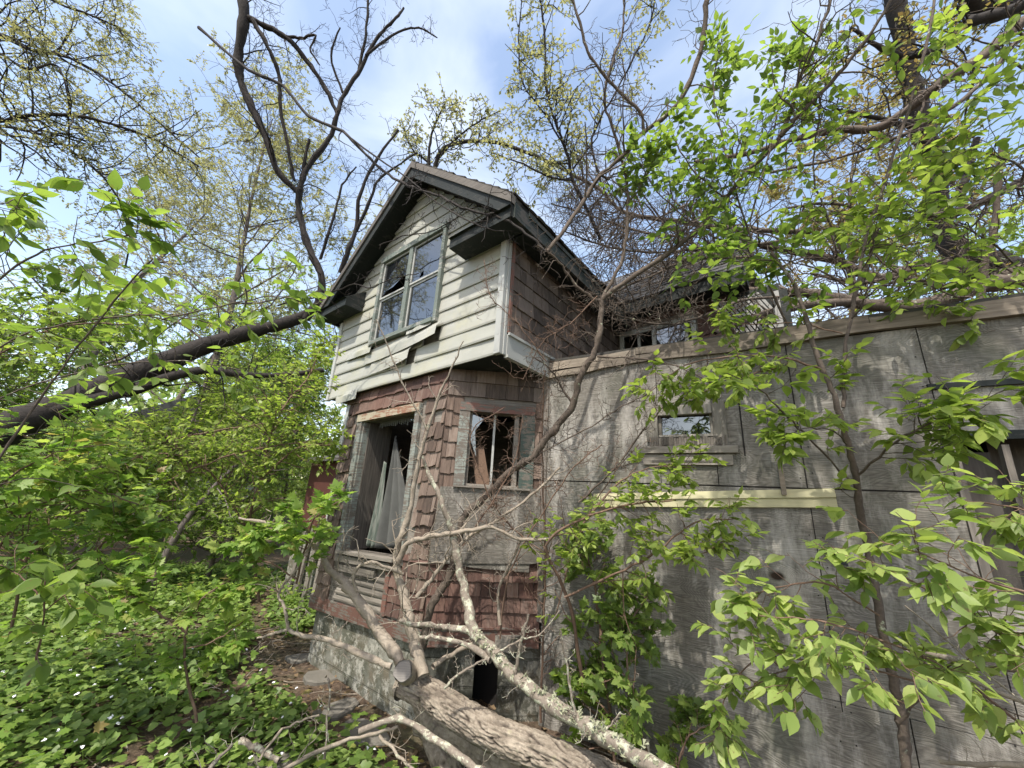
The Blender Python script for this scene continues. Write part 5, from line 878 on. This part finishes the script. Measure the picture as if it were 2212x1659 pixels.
# ------------------------------------------------------------------ ground cover, litter, flowers, slabs
def scatter(n, x0, x1, y0, y1, dens=None):
    p = np.stack([rng.uniform(x0, x1, n), rng.uniform(y0, y1, n)], 1)
    if dens is not None: p = p[[random.random() < dens(a, b) for a, b in p]]
    return np.array([(a, b, gz(a, b)) for a, b in p])
def bare(x, y):                                                        # worn litter path and strip by the wall stay open
    v = np.array((x, y, 0))-K; ww = v@Wd; u = v@U
    if ww > -.45 and u > -2.5: return 0
    d = abs(x-(-1.95-.35*(y-2.6)+.25*math.sin(y*1.7)))
    return (0.1 if d < .13 else 1)*(1 if noise.noise((x*.9, y*.9, 5)) > -.38 else .3)*(1 if u < .4 else .5)
P = scatter(75000, -9, 1.2, 1.0, 8.5, bare); n = len(P); P[:, 2] += rng.uniform(.02, .17, n)*(.5+.5*rng.random(n))
Y = rv(n)*(1, 1, .3); Z = np.tile((0, 0, 1.), (n, 1))+rv(n)*.35
o = link('ground_cover', leaves_mesh('ground_cover', HEART, P, Y, Z, rng.uniform(.035, .07, n)), LEAF_GROUND); tag(o, 'low heart leaved ground cover over the forest floor', 'ground cover', kind='stuff')
P = scatter(190, -4.5, -.3, 1.6, 5.5, bare); n = len(P); P[:, 2] += .15+.04*rng.random(n); V = []; 
PP = np.repeat(P, 4, 0)+rv(len(P)*4)*.002; Y = rv(len(PP))*(1, 1, .4)+np.array((0, 0, .4)); Z = rv(len(PP))*.3+np.array((0, -.5, 1))
o = link('white_flowers', leaves_mesh('white_flowers', HEART, PP, Y, Z, rng.uniform(.009, .016, len(PP))), PETAL); tag(o, 'tiny white blossoms dotted over the ground cover', 'flowers', kind='stuff')
P = scatter(9000, -8, .8, 1.2, 8, lambda x, y: bare(x, y)*(noise.noise((x*1.3, y*1.3, 11)) > .0)); n = len(P); P[:, 2] += rng.uniform(.12, .3, n)
o = link('seedlings', leaves_mesh('seedlings', MAPLE, P, rv(n)*(1, 1, .3), np.tile((0, 0, 1.), (n, 1))+rv(n)*.3, rng.uniform(.04, .085, n)), LEAF_MAPLE); tag(o, 'lighter lobed seedlings standing among the ground cover', 'seedlings', kind='stuff')
P = scatter(16000, -8, 2.2, 1.2, 8, lambda x, y: 1); n = len(P); P[:, 2] += .006; Y = rv(n)*(1, 1, .15); Z = np.tile((0, 0, 1.), (n, 1))+rv(n)*.3
o = link('leaf_litter', leaves_mesh('leaf_litter', SIMPLE, P, Y, Z, rng.uniform(.03, .08, n)), LEAF_DEAD); tag(o, 'brown dead leaves scattered on the bare soil', 'leaf litter', kind='stuff')
wd = Wood()
for p in scatter(500, -5, 1.5, 1.6, 6, lambda x, y: 1):
    a = random.uniform(0, 2*PI); Q = crooked(p+np.array((0, 0, .01)), (math.cos(a), math.sin(a), .03), random.uniform(.1, .5), 4, .3); wd.tube(Q, np.linspace(.005, .002, 5), 4)
o = link('twig_litter', wd.mesh('twig_litter'), BARK_PALE); tag(o, 'small fallen twigs scattered on the ground', 'twigs', kind='stuff')
for i, (px, py, rx, ry, lab, ang) in enumerate([(700, 1440, .26, .2, 'grey stone slab nearest the bay foundation', .3), (735, 1500, .3, .16, 'buff slab in the middle of the row by the bay', .9), (800, 1545, .34, .15, 'long buff slab beside the fallen trunk end', -.6), (600, 1580, .25, .17, 'grey slab half hidden in the ground cover', .1), (650, 1400, .2, .15, 'small dark slab at the far end of the row', .5), (500, 1655, .3, .14, 'grey slab at the bottom edge', .2)]):
    c = at(px, py, 1); d = c-CAM; c = CAM+d*(-EYE+.02)/d[2]; m = MB(); n = 9
    pts = [(rx*.75*math.cos(2*PI*k/n+ang)*random.uniform(.8, 1.12), ry*.75*math.sin(2*PI*k/n+ang)*random.uniform(.8, 1.15), 0) for k in range(n)]; m.prism(pts, (0, 0, .06))
    o = build(m, 'stone_slab', STONE, None, (c[0], c[1], gz(c[0], c[1])-.03), bevel=.01); o.rotation_euler = (random.uniform(-.08, .08), random.uniform(-.08, .08), ang); tag(o, lab, 'stone slab', 'stone slabs by the bay')
